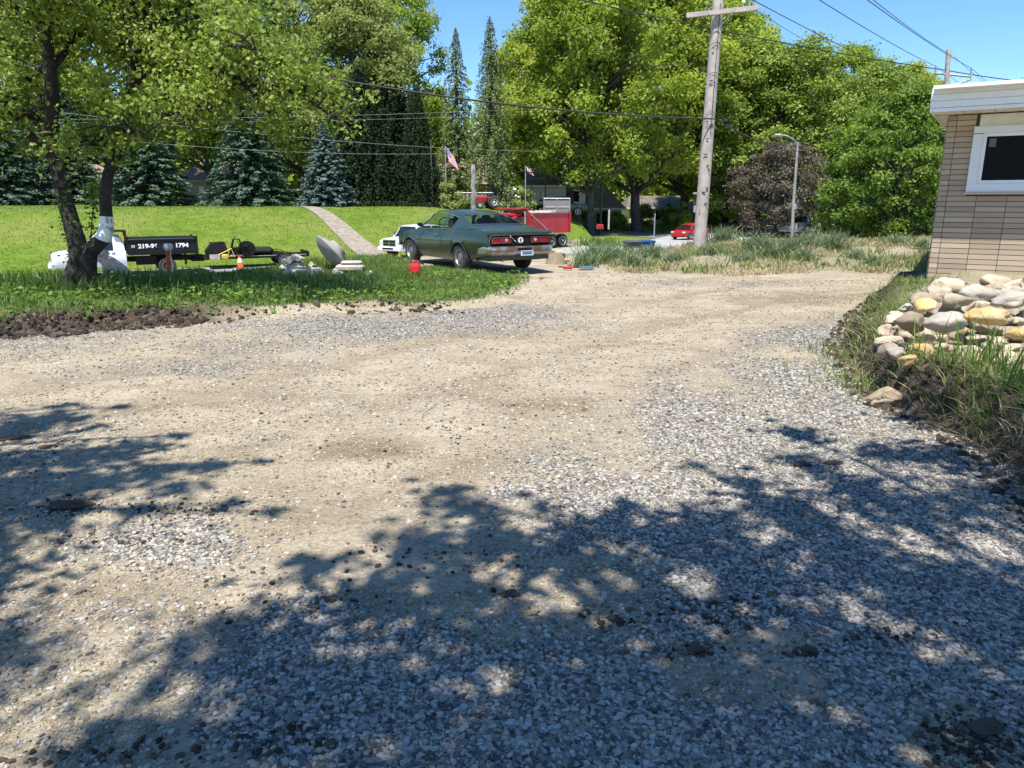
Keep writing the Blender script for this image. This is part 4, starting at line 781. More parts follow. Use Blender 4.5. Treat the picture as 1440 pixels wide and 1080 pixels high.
def rockmesh(seed, sx, sy, sz, angular=.2):
    b = bmesh.new(); bmesh.ops.create_icosphere(b, subdivisions=3, radius=1); rr = np.random.default_rng(seed); o = rr.uniform(0, 50, 2)
    pl = [(unit(rr.normal(size=3)), rr.uniform(.55, .85)) for _ in range(12)]
    for v in b.verts:
        c = np.array(v.co)
        for nrm, d in pl:
            e = c@nrm-d
            if e > 0: c = c-nrm*e*(.55+angular*2)
        c = c*(1+.3*(fbm(np.array([c[0]*1.1+o[0]]), np.array([c[1]*1.1+c[2]*1.7+o[1]]), 1.3, 3, 3)[0]-.5)*2); c = c*(1+.10*(fbm(np.array([c[0]*3+o[1]]), np.array([c[1]*3+c[2]*4+o[0]]), 1.2, 8, 3)[0]-.5)*2); v.co = (c[0]*sx, c[1]*sy, c[2]*sz)
    me = bpy.data.meshes.new('rock'); b.to_mesh(me); b.free(); return me
rnd = random.Random(77); allrocks = []
rows = [('front row', 494, 1262, .09), ('second row', 482, 1246, .095), ('third row', 470, 1240, .10), ('fourth row', 459, 1234, .105), ('fifth row', 448, 1236, .11), ('sixth row', 438, 1244, .115), ('seventh row', 429, 1252, .12), ('eighth row', 420, 1262, .125), ('ninth row', 412, 1276, .13), ('tenth row', 405, 1292, .135), ('eleventh row', 399.5, 1306, .15), ('twelfth row', 395, 1314, .155), ('back row', 391, 1322, .16)]
ORD = ['first', 'second', 'third', 'fourth', 'fifth', 'sixth', 'seventh', 'eighth', 'ninth', 'tenth', 'eleventh', 'twelfth', 'thirteenth', 'fourteenth', 'fifteenth', 'sixteenth', 'seventeenth', 'eighteenth', 'nineteenth', 'twentieth']
look = dict(tan='rounded tan rock', cream='smooth cream boulder', ochre='ochre-yellow rock', grey='rounded grey boulder', brown='dark brownish rock', white='chalky white stone')
for ri, (rn, v, u0, rs_) in enumerate(rows):
    zr = .34+.02*ri; u = u0; k = 0
    while u < 1560 and k < 20:
        s = rs_*rnd.uniform(.62, 1.25)*(1.25 if rnd.random() < .15 else 1); gx, gy = G(u, v+rnd.uniform(-4, 4), zr+.12); pxw = s*2*F/(gy*cp)*.62
        kd = rnd.choices(['tan', 'cream', 'ochre', 'grey', 'brown', 'white'], [8, 11, 2.2, 1.2, 1, 1.5])[0]
        gx, gy = G(u+pxw*.8, v, zr+.12); sy, sz = s*rnd.uniform(.7, .95), s*rnd.uniform(.5, .72)
        if (Vector((gx, gy, 0))-HC).dot(wn) > s*.8 or gx < HC.x:
            me = rockmesh(int(u*10+v), s*1.12, sy, sz, rnd.choice([.1, .3, .45])); o = link('rock', me, rockm[kd], smooth=True); o.location = (gx, gy, zr-.05+sz*.6+rnd.uniform(-.02, .05)); o.rotation_euler = (rnd.uniform(-.35, .35), rnd.uniform(-.35, .35), rnd.uniform(-.7, .7))
            tag(o, f'{look[kd]}, {ORD[k]} from the left in the {rn} of the rock pile', 'rock', 'rocks piled against the brick house'); k += 1
        u += pxw*1.25
for u, v, s, kd, lb in [(1250, 498, .10, 'brown', 'smooth brownish-grey cobble lying apart at the left corner of the rock pile'), (1300, 436, .12, 'ochre', 'bright ochre rock tilted on top of the pile near its left end'), (1345, 430, .13, 'cream', 'cream boulder riding on top of the middle of the pile'), (1388, 452, .15, 'ochre', 'ochre cobble on top of the pile right of its middle'), (1372, 418, .17, 'white', 'whitish boulder on top near the house wall'), (1418, 428, .16, 'grey', 'grey flattened boulder on top of the pile near the right edge'), (1330, 462, .14, 'grey', 'grey oval cobble on top of the middle front of the pile'), (1280, 458, .12, 'tan', 'tan cobble on top of the left front of the pile')]:
    gx, gy = G(u, v, .60 if lb.find('apart') < 0 else .36); me = rockmesh(int(u+v*7), s*1.2, s*.9, s*.65, .1); o = link('rock', me, rockm[kd], smooth=True); o.location = (gx, gy, (.36+s*.3) if lb.find('apart') >= 0 else .62+.02); o.rotation_euler = (rnd.uniform(-.3, .3), rnd.uniform(-.3, .3), rnd.uniform(-.6, .6)); tag(o, lb, 'rock', 'rocks piled against the brick house')
# ---------------------------------------------------------------- chunks on the lot
def chunk(name, label, cat, u, v, s, kd, seed, rz=0, rx=0, z=0):
    gx, gy = G(u, v); o = link(name, rockmesh(seed, *s, .25), kd, smooth=False); o.location = (gx, gy, h1(gx, gy)+s[2]*.5+z); o.rotation_euler = (rx, 0, rz); return tag(o, label, cat)
chunk('soil_clod', 'flat black lump of soil near the middle of the shaded foreground', 'clod', 716, 836, (.055, .028, .018), M['soil'], 1, .1)
chunk('wood_chunk', 'pale brown broken piece of wood lying in a sunlit patch', 'debris', 748, 862, (.042, .018, .015), mat('pale_wood', (.40, .30, .18), .9, c2=(.22, .16, .10), scale=30, bump=.6, bscale=60), 2, .6)
chunk('soil_clod', 'dark flat clod on sunny gravel, left one of a pair', 'clod', 1128, 654, (.075, .03, .02), M['soil'], 3)
chunk('soil_clod', 'dark clod on sunny gravel, right one of a pair', 'clod', 1172, 653, (.06, .028, .022), M['soil'], 4)
chunk('soil_clod', 'long dark sod slab near the left edge, upper of two', 'clod', 16, 614, (.13, .05, .02), M['soil'], 5, .15)
chunk('soil_clod', 'dark stick-like clod at the left, lower of two', 'clod', 66, 629, (.07, .025, .018), M['soil'], 6, .1)
chunk('soil_clod', 'rough black clod in the shade below the centre', 'clod', 978, 914, (.035, .026, .022), M['soil'], 7)
chunk('soil_clod', 'black crumbly clod right of the shaded sandy patch', 'clod', 1136, 915, (.035, .022, .02), M['soil'], 8)
chunk('soil_clod', 'small black clod between two sunlit patches', 'clod', 864, 870, (.024, .018, .018), M['soil'], 9)
chunk('soil_clod', 'small dark clod at the rim of the left shade, below the sandy slope', 'clod', 464, 846, (.03, .018, .015), M['soil'], 10)
chunk('soil_clod', 'big crumbled heap of black soil on the left of the lot', 'clod', 100, 716, (.13, .06, .035), M['soil'], 11, .1)
chunk('soil_clod', 'dark flat sod piece in the bottom right corner', 'clod', 1385, 1020, (.07, .045, .02), M['soil'], 12, .4)
chunk('soil_clod', 'lump of dark earth under the cut edge right of the rock bed corner', 'clod', 1245, 572, (.18, .12, .10), M['dirtm'], 13, .4)
# ---------------------------------------------------------------- vehicles
def wheel(parent, loc, rad, wdt, rimm, style='steel', rimr=.66, side=1):
    m = Matrix.Rotation(-math.pi/2*side, 4, 'X'); h = wdt/2; b = MB()
    b.lathe([(rad*rimr*.98, -h*.9), (rad*.9, -h), (rad*.97, -h*.85), (rad, -h*.5), (rad, h*.5), (rad*.97, h*.85), (rad*.9, h), (rad*rimr, h*.92), (rad*rimr*.96, h*.5)], 28, m); w = b.build('wheel', M['rubber'], parent, smooth=True, loc=loc)
    b = MB(); q = rad*rimr
    b.lathe([(q*.99, h*.5), (q*.99, h*.94), (q*.9, h*.90), (q*.84, h*.55), (q*.6, h*.62), (q*.5, h*.8), (q*.3, h*.9), (.012, h*.93)] if style == 'steel' else [(q*.99, h*.5), (q*.99, h*.94), (q*.88, h*.85), (q*.8, h*.2), (q*.45, h*.1), (q*.36, h*.5), (q*.3, h*.9), (.012, h*.95)], 24, m)
    b.build('rim', rimm, w, smooth=True)
    b = MB()
    for k in range(8):
        a = k*math.pi/4; b.lathe([(q*.085, h*.3), (q*.085, h*.68), (.003, h*.68)], 8, m @ Matrix.Translation((math.cos(a)*q*.7, math.sin(a)*q*.7, 0)))
    b.build('rim_hole', M['flatblack'], w); return w
def smoothf(xp, fp):
    xp = np.array(xp, float); fp = np.array(fp, float)
    def f(x):
        x = np.asarray(x, float); t = np.interp(x, xp, fp); e = (xp[-1]-xp[0])*.012; return (np.interp(x-e, xp, fp)+t*2+np.interp(x+e, xp, fp))/4
    return f
def body(x0, x1, top, wid, bot, mid, wheels, ra, n=70, crown=.02, tuck=.9, sh=.93, archz=None):
    b = MB(); X = set(np.linspace(x0, x1, n))
    for wx_ in wheels: X |= set(wx_+ra*np.cos(np.linspace(0, math.pi, 15)))|{wx_-ra-.004, wx_+ra+.004}
    X = sorted(x for x in X if x0 <= x <= x1); rings = []
    for x in X:
        w, zt, zb, zm = float(wid(x)), float(top(x)), float(bot(x)), float(mid(x)); z_arch = -1
        for wx_ in wheels:
            if abs(x-wx_) <= ra+1e-9: z_arch = (archz or ra)+math.sqrt(max(0, ra*ra-(x-wx_)**2))*.92
        pts = [(w*.88, zb), (w*tuck, zb+.02), (w*(tuck+1)/2, (zb+zm)/2), (w, zm), (w*.99, zm+(zt-zm)*.45), (w*(sh+.03), zt-.06), (w*sh, zt-.015), (w*.72, zt+crown*.5), (0, zt+crown)]
        if z_arch > 0: pts = [(y, max(z, z_arch)) if i < 5 else (y, z) for i, (y, z) in enumerate(pts)]
        half = [Vector((x, y, z)) for y, z in pts]; rings.append(half+[Vector((x, -p.y, p.z)) for p in half[:-1][::-1]])
    return b.rings(rings)
def house_top(xs, roof, belt, wb, wr, side, front, rear, edge=.05, crown=.025):
    """cabin: one skin over stations xs, its window cells split off as glass"""
    vs = []; fb = []; fs = []; ff = []; fr = []
    for x in xs:
        rz, bz = float(roof(x)), float(belt(x)); k = max(0, min(1, (rz-bz)/.3)); e = max(bz, rz-edge*k); a = wb-(wb-wr)*k; vs += [(x, wb, bz), (x, a, e), (x, a*.88, max(bz, rz)), (x, 0, max(bz, rz)+crown*k), (x, -a*.88, max(bz, rz)), (x, -a, e), (x, -wb, bz)]
    for i in range(len(xs)-1):
        xm = (xs[i]+xs[i+1])/2
        for j in range(6):
            f = (i*7+j, i*7+j+1, i*7+j+8, i*7+j+7)
            if j in (0, 5) and any(a < xm < c for a, c in side): fs.append(f)
            elif j in (2, 3) and front[0] < xm < front[1]: ff.append(f)
            elif j in (2, 3) and rear[0] < xm < rear[1]: fr.append(f)
            else: fb.append(f)
    def part(F):
        b = MB(); b.add(vs, F); return b
    return part(fb), part(fs), part(ff), part(fr)
def cabin(t, xs, roof, belt, wb, wr, side, front, rear, paint, glass, **kw):
    b, s, f, r_ = house_top(xs, roof, belt, wb, wr, side, front, rear, **kw)
    b.build('roof', paint, t, smooth=True)
    for nm, q in (('windscreen', f), ('rear_window', r_)):
        if q.f: q.build(nm, glass, t)
    for sg in (1, -1):
        for a, c in side:
            F = [fc for fc in s.f if sum(s.v[k][1] for k in fc)*sg > 0 and a < sum(s.v[k][0] for k in fc)/4 < c]
            if F: q = MB(); q.add(s.v, F); q.build('side_window', glass, t)
# ---- green fastback coupe
M['greenpaint'] = mat('faded_green_paint', (.018, .034, .020), .36, 0, c2=(.028, .048, .030), scale=2.2, coat=.5, detail=8)
M['rustchrome'] = mat('rusty_chrome', (.50, .50, .48), .33, .85, c2=(.36, .21, .11), scale=3.5, detail=9, lo=.42, hi=.6)
car = thing('parked_coupe', 'faded dark green two-door fastback with rusty chrome bumper parked on dirt beside the verge', 'car'); hd = R(121); car.scale = (1.07, 1.04, 1.0)
cx_, cy_ = G(651, 380, .05); off = Matrix.Rotation(hd, 3, 'Z') @ Vector((1.18, .80, 0))*1.03; car.location = (cx_-off.x, cy_-off.y, .035); car.rotation_euler = (0, 0, hd)
topf = smoothf([.05, .12, .35, .8, 1.3, 1.9, 3.3, 4.0, 4.4, 4.74], [.86, .93, .955, .965, .965, .93, .90, .85, .79, .72]); widf = smoothf([.05, .3, 1.2, 2.5, 3.8, 4.35, 4.74], [.80, .86, .90, .895, .885, .85, .76]); botf = smoothf([.05, .5, .75, 1.4, 3.1, 4.2, 4.74], [.42, .36, .27, .22, .22, .28, .36]); midf = smoothf([0, 1, 2, 3.6, 4.6], [.62, .66, .60, .60, .55])
body(.05, 4.74, topf, widf, botf, midf, [1.18, 3.80], .385, n=60, archz=.30, sh=.90).build('body', M['greenpaint'], car, smooth=True)
MB().box((2.35, 0, .42), (4.2, 1.3, .3)).box((3.80, 0, .5), (.8, 1.36, .3)).box((1.18, 0, .5), (.8, 1.36, .3)).build('underbody', M['flatblack'], car)
xs_ = [.70, .86, 1.0, 1.15, 1.3, 1.45, 1.6, 1.72, 1.84, 1.94, 2.04, 2.10, 2.3, 2.5, 2.7, 2.86, 2.94, 3.04, 3.14, 3.24, 3.34, 3.42]
roofc = smoothf([.7, .86, 1.1, 1.45, 1.84, 2.1, 2.5, 2.8, 2.94, 3.12, 3.34, 3.42], [.965, 1.0, 1.09, 1.20, 1.29, 1.33, 1.345, 1.325, 1.295, 1.18, .99, .92])
cabin(car, xs_, roofc, lambda x: float(topf(x))-.01, .80, .60, [(1.60, 2.04), (2.10, 3.24)], (2.94, 3.42), (.93, 1.66), M['greenpaint'], M['glass'], edge=.05)
b = MB()                                       # chrome lines round the glass and the wheel lips
def edge3(x, y_in=.0): 
    rz, bz = float(roofc(x)), float(topf(x))-.01; k = max(0, min(1, (rz-bz)/.3)); return (.80-.20*k)+y_in, max(bz, rz-.05*k), bz
for s in (1, -1):
    b.tube([(x, s*(edge3(x)[0]+.006), edge3(x)[1]) for x in (1.60, 1.72, 1.84, 1.94, 2.1, 2.3, 2.5, 2.7, 2.86, 2.94, 3.04, 3.14, 3.24, 3.34)], .009, 5); b.tube([(x, s*.808, float(topf(x))) for x in (1.6, 1.8, 2.1, 2.5, 3.0, 3.3)], .008, 5)
    b.tube([(2.07, s*(edge3(2.07)[0]+.008), edge3(2.07)[1]), (2.07, s*.81, float(topf(2.07)))], .02, 5)
    b.tube([(1.60, s*(edge3(1.6)[0]+.006), edge3(1.6)[1]), (1.60, s*.808, float(topf(1.6)))], .009, 5)
def rw(x): rz, bz = float(roofc(x)), float(topf(x))-.01; k = max(0, min(1, (rz-bz)/.3)); return (.80-.20*k)*.88, rz
for s in (1, -1): b.tube([(x, s*rw(x)[0], rw(x)[1]+.006) for x in (.93, 1.15, 1.3, 1.45, 1.66)], .009, 5)
for x in (.93, 1.66): b.tube([(x, s*rw(x)[0]*f, rw(x)[1]+.008+.02*(1-abs(f))) for s, f in [(1, -1), (1, -.5), (1, 0), (1, .5), (1, 1)]], .009, 5)
b.build('window_trim', M['chrome'], car)
b = MB()
for wx_ in (1.18, 3.80):
    for s in (1, -1): b.tube([(wx_+.39*math.cos(a), s*(float(widf(wx_))*.985), .30+.385*.93*math.sin(a)) for a in np.linspace(.05, math.pi-.05, 14)], .013, 5)
b.build('wheel_lip', M['greenpaint'], car)
for x, s in [(1.18, 1), (3.80, 1), (1.18, -1), (3.80, -1)]: wheel(car, (x, s*.775, .30), .315, .19, M['steel'], rimr=.62, side=s)
# rear panel
rx = Matrix.Translation((.045, 0, 0)); b = MB(); b.prism([(-.012, .615), (-.012, .83), (.03, .83), (.03, .615)], -.72, .72, rx); pan = b.build('tail_panel', M['flatblack'], car, bevel=.004)
b = MB(); b.tube([(.028, -.74, .60), (.028, .74, .60), (.028, .76, .72), (.028, .72, .845), (.028, -.72, .845), (.028, -.76, .72), (.028, -.74, .60)], .011, 5); b.tube([(.024, .26, .835), (.024, .08, .66)], .009, 5); b.build('panel_trim', M['chrome'], car)
for y in (.60, .36, -.36, -.60):
    b = MB(); b.box((.022, y, .735), (.03, .205, .115), bev=.012); l = b.build('tail_light', M['lamp_red'], car); b = MB()
    for c, d in [((.008, y, .793), (.02, .215, .012)), ((.008, y, .677), (.02, .215, .012)), ((.008, y+.108, .735), (.02, .012, .104)), ((.008, y-.108, .735), (.02, .012, .104))]: b.box(c, d)
    b.build('lamp_bezel', M['chrome'], l)
    if abs(y) < .5: b = MB(); b.lathe([(.035, 0), (.035, .008), (.002, .01)], 14, Matrix.Translation((.006, y, .735)) @ Matrix.Rotation(-math.pi/2, 4, 'Y')); b.build('reverse_lens', mat('pink_lens', (.6, .3, .3), .2), l)
b = MB(); m_ = Matrix.Translation((.028, 0, .725)) @ Matrix.Rotation(-math.pi/2, 4, 'Y'); b.lathe([(.062, 0), (.065, .012), (.05, .016), (.048, .008), (.03, .008), (.002, .01)], 24, m_); em = b.build('emblem', M['white'], car)
b = MB(); 
for z, rr_ in ((.745, .014), (.708, .017)): b.tube([(.012, rr_*math.cos(a), z+rr_*math.sin(a)) for a in np.linspace(0, 2*math.pi, 12)], .005, 5)
b.build('emblem_mark', M['flatblack'], em)
# bumper with wrap-round ends
b = MB(); rings = []
for y in np.linspace(-1, 1, 25):
    a = abs(y); x = -.10+.30*max(0, a-.82)/.18*1.3+.03*a*a; yy = y*.90 if a < .9 else math.copysign(.90*.9+(a-.9)*.25, y); h0, h1_ = .42+.02*(a > .9), .60; th = .035
    if a < .22: h0 = .435
    rings.append([Vector((x+.02, yy, h0)), Vector((x-.012, yy, h0+.03)), Vector((x, yy, h0+.09)), Vector((x-.016, yy, h0+.105)), Vector((x-.01, yy, h1_-.02)), Vector((x+.02, yy, h1_)), Vector((x+th+.02, yy, h1_)), Vector((x+th+.03, yy, h0))])
b.rings(rings); bum = b.build('rear_bumper', M['rustchrome'], car, smooth=True)
MB().box((-.112, -.02, .545), (.02, .34, .05)).build('bumper_recess', M['flatblack'], bum)
pl = MB().box((-.128, -.07, .455), (.008, .31, .11), bev=.003).build('licence_plate', mat('plate', (.62, .68, .76), .4), car)
MB().box((-.1335, -.07, .45), (.003, .24, .045)).box((-.1335, -.07, .493), (.003, .28, .014)).build('plate_marks', mat('plate_blue', (.08, .12, .22), .5), pl)
b = MB(); rings = []
for y in np.linspace(-1, 1, 15): a = abs(y); x = 4.70-.22*a**4; rings.append([Vector((x, y*.86, .42)), Vector((x+.03, y*.86, .44)), Vector((x+.03, y*.86, .56)), Vector((x, y*.86, .58)), Vector((x-.05, y*.86, .5))])
b.rings(rings).build('front_bumper', M['rustchrome'], car, smooth=True)
b = MB(); b.tube([(3.05, .80, .93), (3.03, .90, .97)], .012, 5); b.box((3.02, .93, 1.0), (.06, .13, .09), bev=.02); b.build('mirror', M['black'], car)
b = MB(); b.tube([(2.13, .905, .80), (2.27, .91, .80)], .013, 5); b.build('door_handle', M['chrome'], car)
b = MB()
for s in (1, -1):
    b.tube([(2.02, s*.892, .30), (2.0, s*.912, .60), (2.03, s*.895, .88)], .003, 4); b.tube([(3.16, s*.90, .30), (3.2, s*.905, .60), (3.16, s*.88, .86)], .003, 4)
b.build('door_seam', M['flatblack'], car)
b = MB()
for y in (.37, -.37): b.box((2.1, y, .98), (.16, .5, .36), ry=.2, bev=.05); b.box((2.12, y, 1.17), (.10, .22, .12), bev=.03)
b.box((1.35, 0, .95), (.2, 1.1, .2), bev=.05); b.build('seat', mat('dark_vinyl', (.03, .035, .03), .6), car)
b = MB(); b.tube([(2.72+.05*math.sin(a), .38+.19*math.cos(a), 1.0+.17*math.sin(a)) for a in np.linspace(0, 2*math.pi, 20)], .012, 6); b.tube([(2.72, .2, 1.0), (2.72, .56, 1.0)], .01, 5); b.build('steering_wheel', M['flatblack'], car)
b = MB(); b.tube([(.35, .45, .33), (-.02, .46, .30)], .03, 8); b.build('exhaust', M['rustchrome'], car)
b = MB(); b.prism([(.0, .30), (.0, .42), (.75, .34), (.7, .26)], -.7, .7); b.build('rear_valance', M['greenpaint'], car)
b = MB(); b.prism([(.008, .855), (.0, .90), (.05, .935), (.12, .935), (.06, .86)], -.78, .78); b.build('deck_lip', M['greenpaint'], car, smooth=True)
text('model_script', 'Maverick', .055, M['chrome'], car, (.0, -.58, .885), (math.pi/2, 0, -math.pi/2), .002)
# ---- full-size pickups and trucks
def pickup(label, heading, anchor, local, paint, bed=True, cabx=(2.2, 3.9), L=5.6, grille=True, name='pickup_truck', tail=False, sc=1.0, beacon=False, simple=False, W2=.98):
    t = thing(name, label, 'pickup truck'); lo = Matrix.Rotation(heading, 3, 'Z') @ (Vector(local)*sc); t.location = (anchor[0]-lo.x, anchor[1]-lo.y, anchor[2]); t.rotation_euler = (0, 0, heading); t.scale = (sc,)*3
    c0, c1 = cabx; ax = (1.15, L-1.0)
    tp = smoothf([0, c0-.02, c0+.02, c1+.3, L-.35, L-.05, L], [1.22, 1.22, 1.20, 1.22, 1.14, 1.05, .98]); wd = smoothf([0, .1, L-.6, L-.1, L], [W2*.97, W2, W2, W2*.95, W2*.86]); bt = lambda x: .45; md = lambda x: .80
    body(.02, L, tp, wd, bt, md, list(ax), .47, n=50, archz=.42, crown=.03, sh=.95).build('body', paint, t, smooth=True)
    MB().box((L/2, 0, .62), (L-.5, 1.4, .34)).build('underbody', M['flatblack'], t)
    xs2 = [c0, c0+.08, c0+.16, c0+.5, c0+.95, c0+1.02, c0+1.1, c1-.45, c1-.15, c1-.05, c1+.1, c1+.25, c1+.38]
    rf = smoothf([c0-.05, c0, c0+.12, c0+.3, c1-.6, c1-.2, c1-.05, c1+.38], [1.22, 1.3, 1.78, 1.88, 1.90, 1.87, 1.80, 1.2])
    cabin(t, xs2, rf, lambda x: 1.20, W2*.93, W2*.76, [(c0+.16, c0+.95), (c0+1.02, c1+.1)], (c1-.05, c1+.38), (c0, c0+.13), paint, M['glass_dark'])
    for x in ax:
        for s in (1, -1): wheel(t, (x, s*(W2-.15), .40), .40, .25, M['chrome'], style='alloy', rimr=.62, side=s)
    if bed:
        b = MB(); b.box((c0/2, 0, 1.262), (c0-.16, 1.5, .006)); b.build('bed_opening', M['flatblack'], t)
        b = MB(); b.box((c0/2, W2*.88, 1.27), (c0-.04, .1, .05), bev=.01); b.box((c0/2, -W2*.88, 1.27), (c0-.04, .1, .05), bev=.01); b.box((.05, 0, 1.26), (.08, 1.6, .06), bev=.01); b.build('bed_rail', paint, t)
    if grille:
        b = MB(); b.box((L+.0, 0, .90), (.10, 1.08, .40), bev=.03); g = b.build('grille', M['chrome'], t); b = MB()
        for yy in (-.27, .27):
            for zz in (.82, .98): b.box((L+.052, yy, zz), (.02, .44, .115))
        b.build('grille_opening', M['flatblack'], g)
        for s in (1, -1): MB().box((L-.04, s*.72, .93), (.12, .30, .24), bev=.04).build('headlight', M['lamp_clear'], t)
    b = MB(); b.box((L+.06, 0, .58), (.20, 1.86, .24), bev=.05); fb_ = b.build('front_bumper', M['white'] if paint is M['white'] else M['chrome'], t); MB().box((L+.165, 0, .60), (.01, .9, .10)).build('air_intake', M['flatblack'], fb_)
    b = MB(); b.box((-.08, 0, .58), (.18, 1.8, .2), bev=.03); b.build('rear_bumper', M['chrome'], t)
    for s in (1, -1): MB().box((.02, s*(W2-.09), 1.0), (.06, .14, .34), bev=.01).build('tail_light', M['lamp_red'], t)
    MB().box((.005, 0, 1.08), (.02, .3, .09)).build('tailgate_handle', M['flatblack'], t)
    MB().box((-.175, 0, .60), (.01, .3, .14)).build('licence_plate', M['trim'], t)
    for s in (1, -1): b = MB(); b.box((c1-.05, s*(W2+.13), 1.30), (.10, .22, .24), bev=.03); b.box((c1-.05, s*W2, 1.24), (.04, .2, .04)); b.build('mirror', M['black'], t)
    if beacon: b = MB(); b.lathe([(.09, 1.9), (.085, 1.98), (.04, 2.03), (.01, 2.04)], 12, Matrix.Translation((c0+.7, 0, 0))); b.build('beacon', M['orange'], t)
    return t
a = G(552, 364, -1.86); pickup('white full-size pickup with cross-bar grille facing left, behind the green coupe', R(232), (*a, -1.87), (5.6, .2, 0), M['white'], cabx=(1.9, 4.1), beacon=True, sc=1.06)
a = G(1108, 333, -1.85); pickup('silver pickup seen from behind, beyond the mound next to the street lamp', R(47), (*a, -1.87), (0, 0, 0), mat('silver_paint', (.55, .58, .62), .35, .4, coat=.4), cabx=(2.3, 4.0), grille=False, sc=1.08)
x = XU(430, 78, 1.2); pickup('old white pickup mostly hidden behind the small grey-blue spruce', R(180), (x, 78, h1(x+2, 78)), (5.6, 0, 0), M['white'], cabx=(2.1, 3.7))
# black dump body on a white cab
t = thing('dump_truck', 'white-cab dump truck with black box and a phone number, parked behind the forked tree', 'dump truck'); hdg = R(210); a = G(237, 385, -1.87); lo = Matrix.Rotation(hdg, 3, 'Z') @ Vector((0, .9, 0)); t.location = (a[0]-lo.x, a[1]-lo.y, -1.87); t.rotation_euler = (0, 0, hdg)
tp = smoothf([1.75, 3.4, 4.5, 4.75, 4.8], [1.18, 1.22, 1.15, 1.05, .95]); wd = smoothf([1.7, 4.2, 4.7, 4.8], [.98, .98, .94, .84])
body(1.75, 4.8, tp, wd, lambda x: .45, lambda x: .8, [3.75], .48, n=40, archz=.42, crown=.04, sh=.95).build('body', M['white'], t, smooth=True); MB().box((3.2, 0, .62), (2.8, 1.4, .34)).build('underbody', M['flatblack'], t)
c0, c1 = 1.78, 3.15
cabin(t, [c0, c0+.06, c0+.16, c0+.4, c0+.48, c1-.35, c1-.12, c1-.02, c1+.12, c1+.27, c1+.42], smoothf([c0-.05, c0, c0+.1, c0+.3, c1-.4, c1-.15, c1-.02, c1+.42], [1.2, 1.4, 1.8, 1.9, 1.92, 1.88, 1.80, 1.2]), lambda x: 1.19, .91, .75, [(c0+.48, c1+.12)], (c1-.02, c1+.42), (c0, c0+.1), M['white'], M['glass_dark'])
b = MB(); b.box((4.82, 0, .93), (.1, 1.05, .42), bev=.04); g = b.build('grille', M['chrome'], t); b = MB()
for zz in (.80, .92, 1.04): b.box((4.875, 0, zz), (.02, .92, .085))
b.build('grille_opening', M['flatblack'], g)
for s in (1, -1): MB().box((4.74, s*.73, .98), (.14, .30, .22), bev=.04).build('headlight', M['lamp_clear'], t)
MB().box((4.88, 0, .56), (.2, 1.9, .26), bev=.05).build('front_bumper', M['white'], t)
for s in (1, -1): b = MB(); b.box((3.05, s*1.12, 1.32), (.1, .22, .3), bev=.03); b.build('mirror', M['black'], t)
b = MB(); b.tube([(2.2, .985, 1.10), (2.36, .985, 1.10)], .018, 5); b.build('door_handle', M['steel'], t)
MB().box((2.75, .985, 1.0), (.3, .01, .02)).box((2.7, .985, .92), (.16, .01, .08)).build('door_emblem', mat('door_emblem', (.45, .33, .10), .6), t)
b = MB(); b.box((.15, 0, 1.32), (3.0, 2.0, .74)); b.box((.15, 0, 1.60), (2.86, 1.86, .30)); 
for x in np.linspace(-1.2, 1.5, 7): b.box((x, 1.01, 1.02), (.05, .04, .16)); b.box((x, -1.01, 1.02), (.05, .04, .16))
b.box((.15, 1.02, 1.66), (3.04, .08, .07)); b.box((.15, -1.02, 1.66), (3.04, .08, .07)); b.box((.15, 1.02, 1.0), (3.04, .08, .07)); b.box((-1.38, 0, 1.36), (.07, 2.06, .84)); b.box((-1.43, .95, 1.36), (.07, .1, .9)); b.box((-1.43, -.95, 1.36), (.07, .1, .9)); b.box((1.68, 0, 1.6), (.06, 2.0, 1.0)); box_ = b.build('dump_box', M['black'], t, bevel=.008)
MB().box((1.95, 0, 2.08), (.62, 1.95, .05), ry=-.04).box((1.7, .97, 1.9), (.1, .05, .5)).build('cab_guard', M['black'], t)
MB().box((2.22, 0, 2.06), (.03, 1.9, .06)).build('guard_edge', M['galv'], t)
MB().box((1.8, .99, 1.75), (.06, .02, .26)).build('warning_decal', M['amber'], t)
MB().box((.15, 0, 1.66), (2.9, 1.9, .10)).build('tarp', mat('mesh_tarp', (.20, .21, .22), .8), box_)
MB().box((.0, 0, .72), (3.6, .8, .22)).box((.9, .7, .68), (.9, .4, .4)).box((-1.25, 0, .62), (.2, 1.6, .12)).box((-1.45, 0, .85), (.06, .1, .5)).box((-1.55, 0, .55), (.5, .12, .1)).box((0, .75, .95), (1.4, .3, .08)).build('chassis', M['flatblack'], t)
text('phone_number', '219-96', .27, M['white'], t, (.78, 1.028, 1.36), (math.pi/2, 0, math.pi), .003, .012, sx=1.12); text('phone_number', '1794', .27, M['white'], t, (-.72, 1.028, 1.36), (math.pi/2, 0, math.pi), .003, .012, sx=1.12)
fl = MB().box((1.42, 1.03, 1.36), (.16, .006, .12)).build('flag_decal', M['white'], t); b = MB()
for k in range(3): b.box((1.42, 1.035, 1.315+k*.04), (.16, .004, .018))
b.build('flag_stripes', M['red'], fl)
for x, s in [(0, 1), (3.75, 1), (0, -1), (3.75, -1)]: wheel(t, (x, s*.86, .40), .40, .26, M['steel'], style='alloy', rimr=.62, side=s)
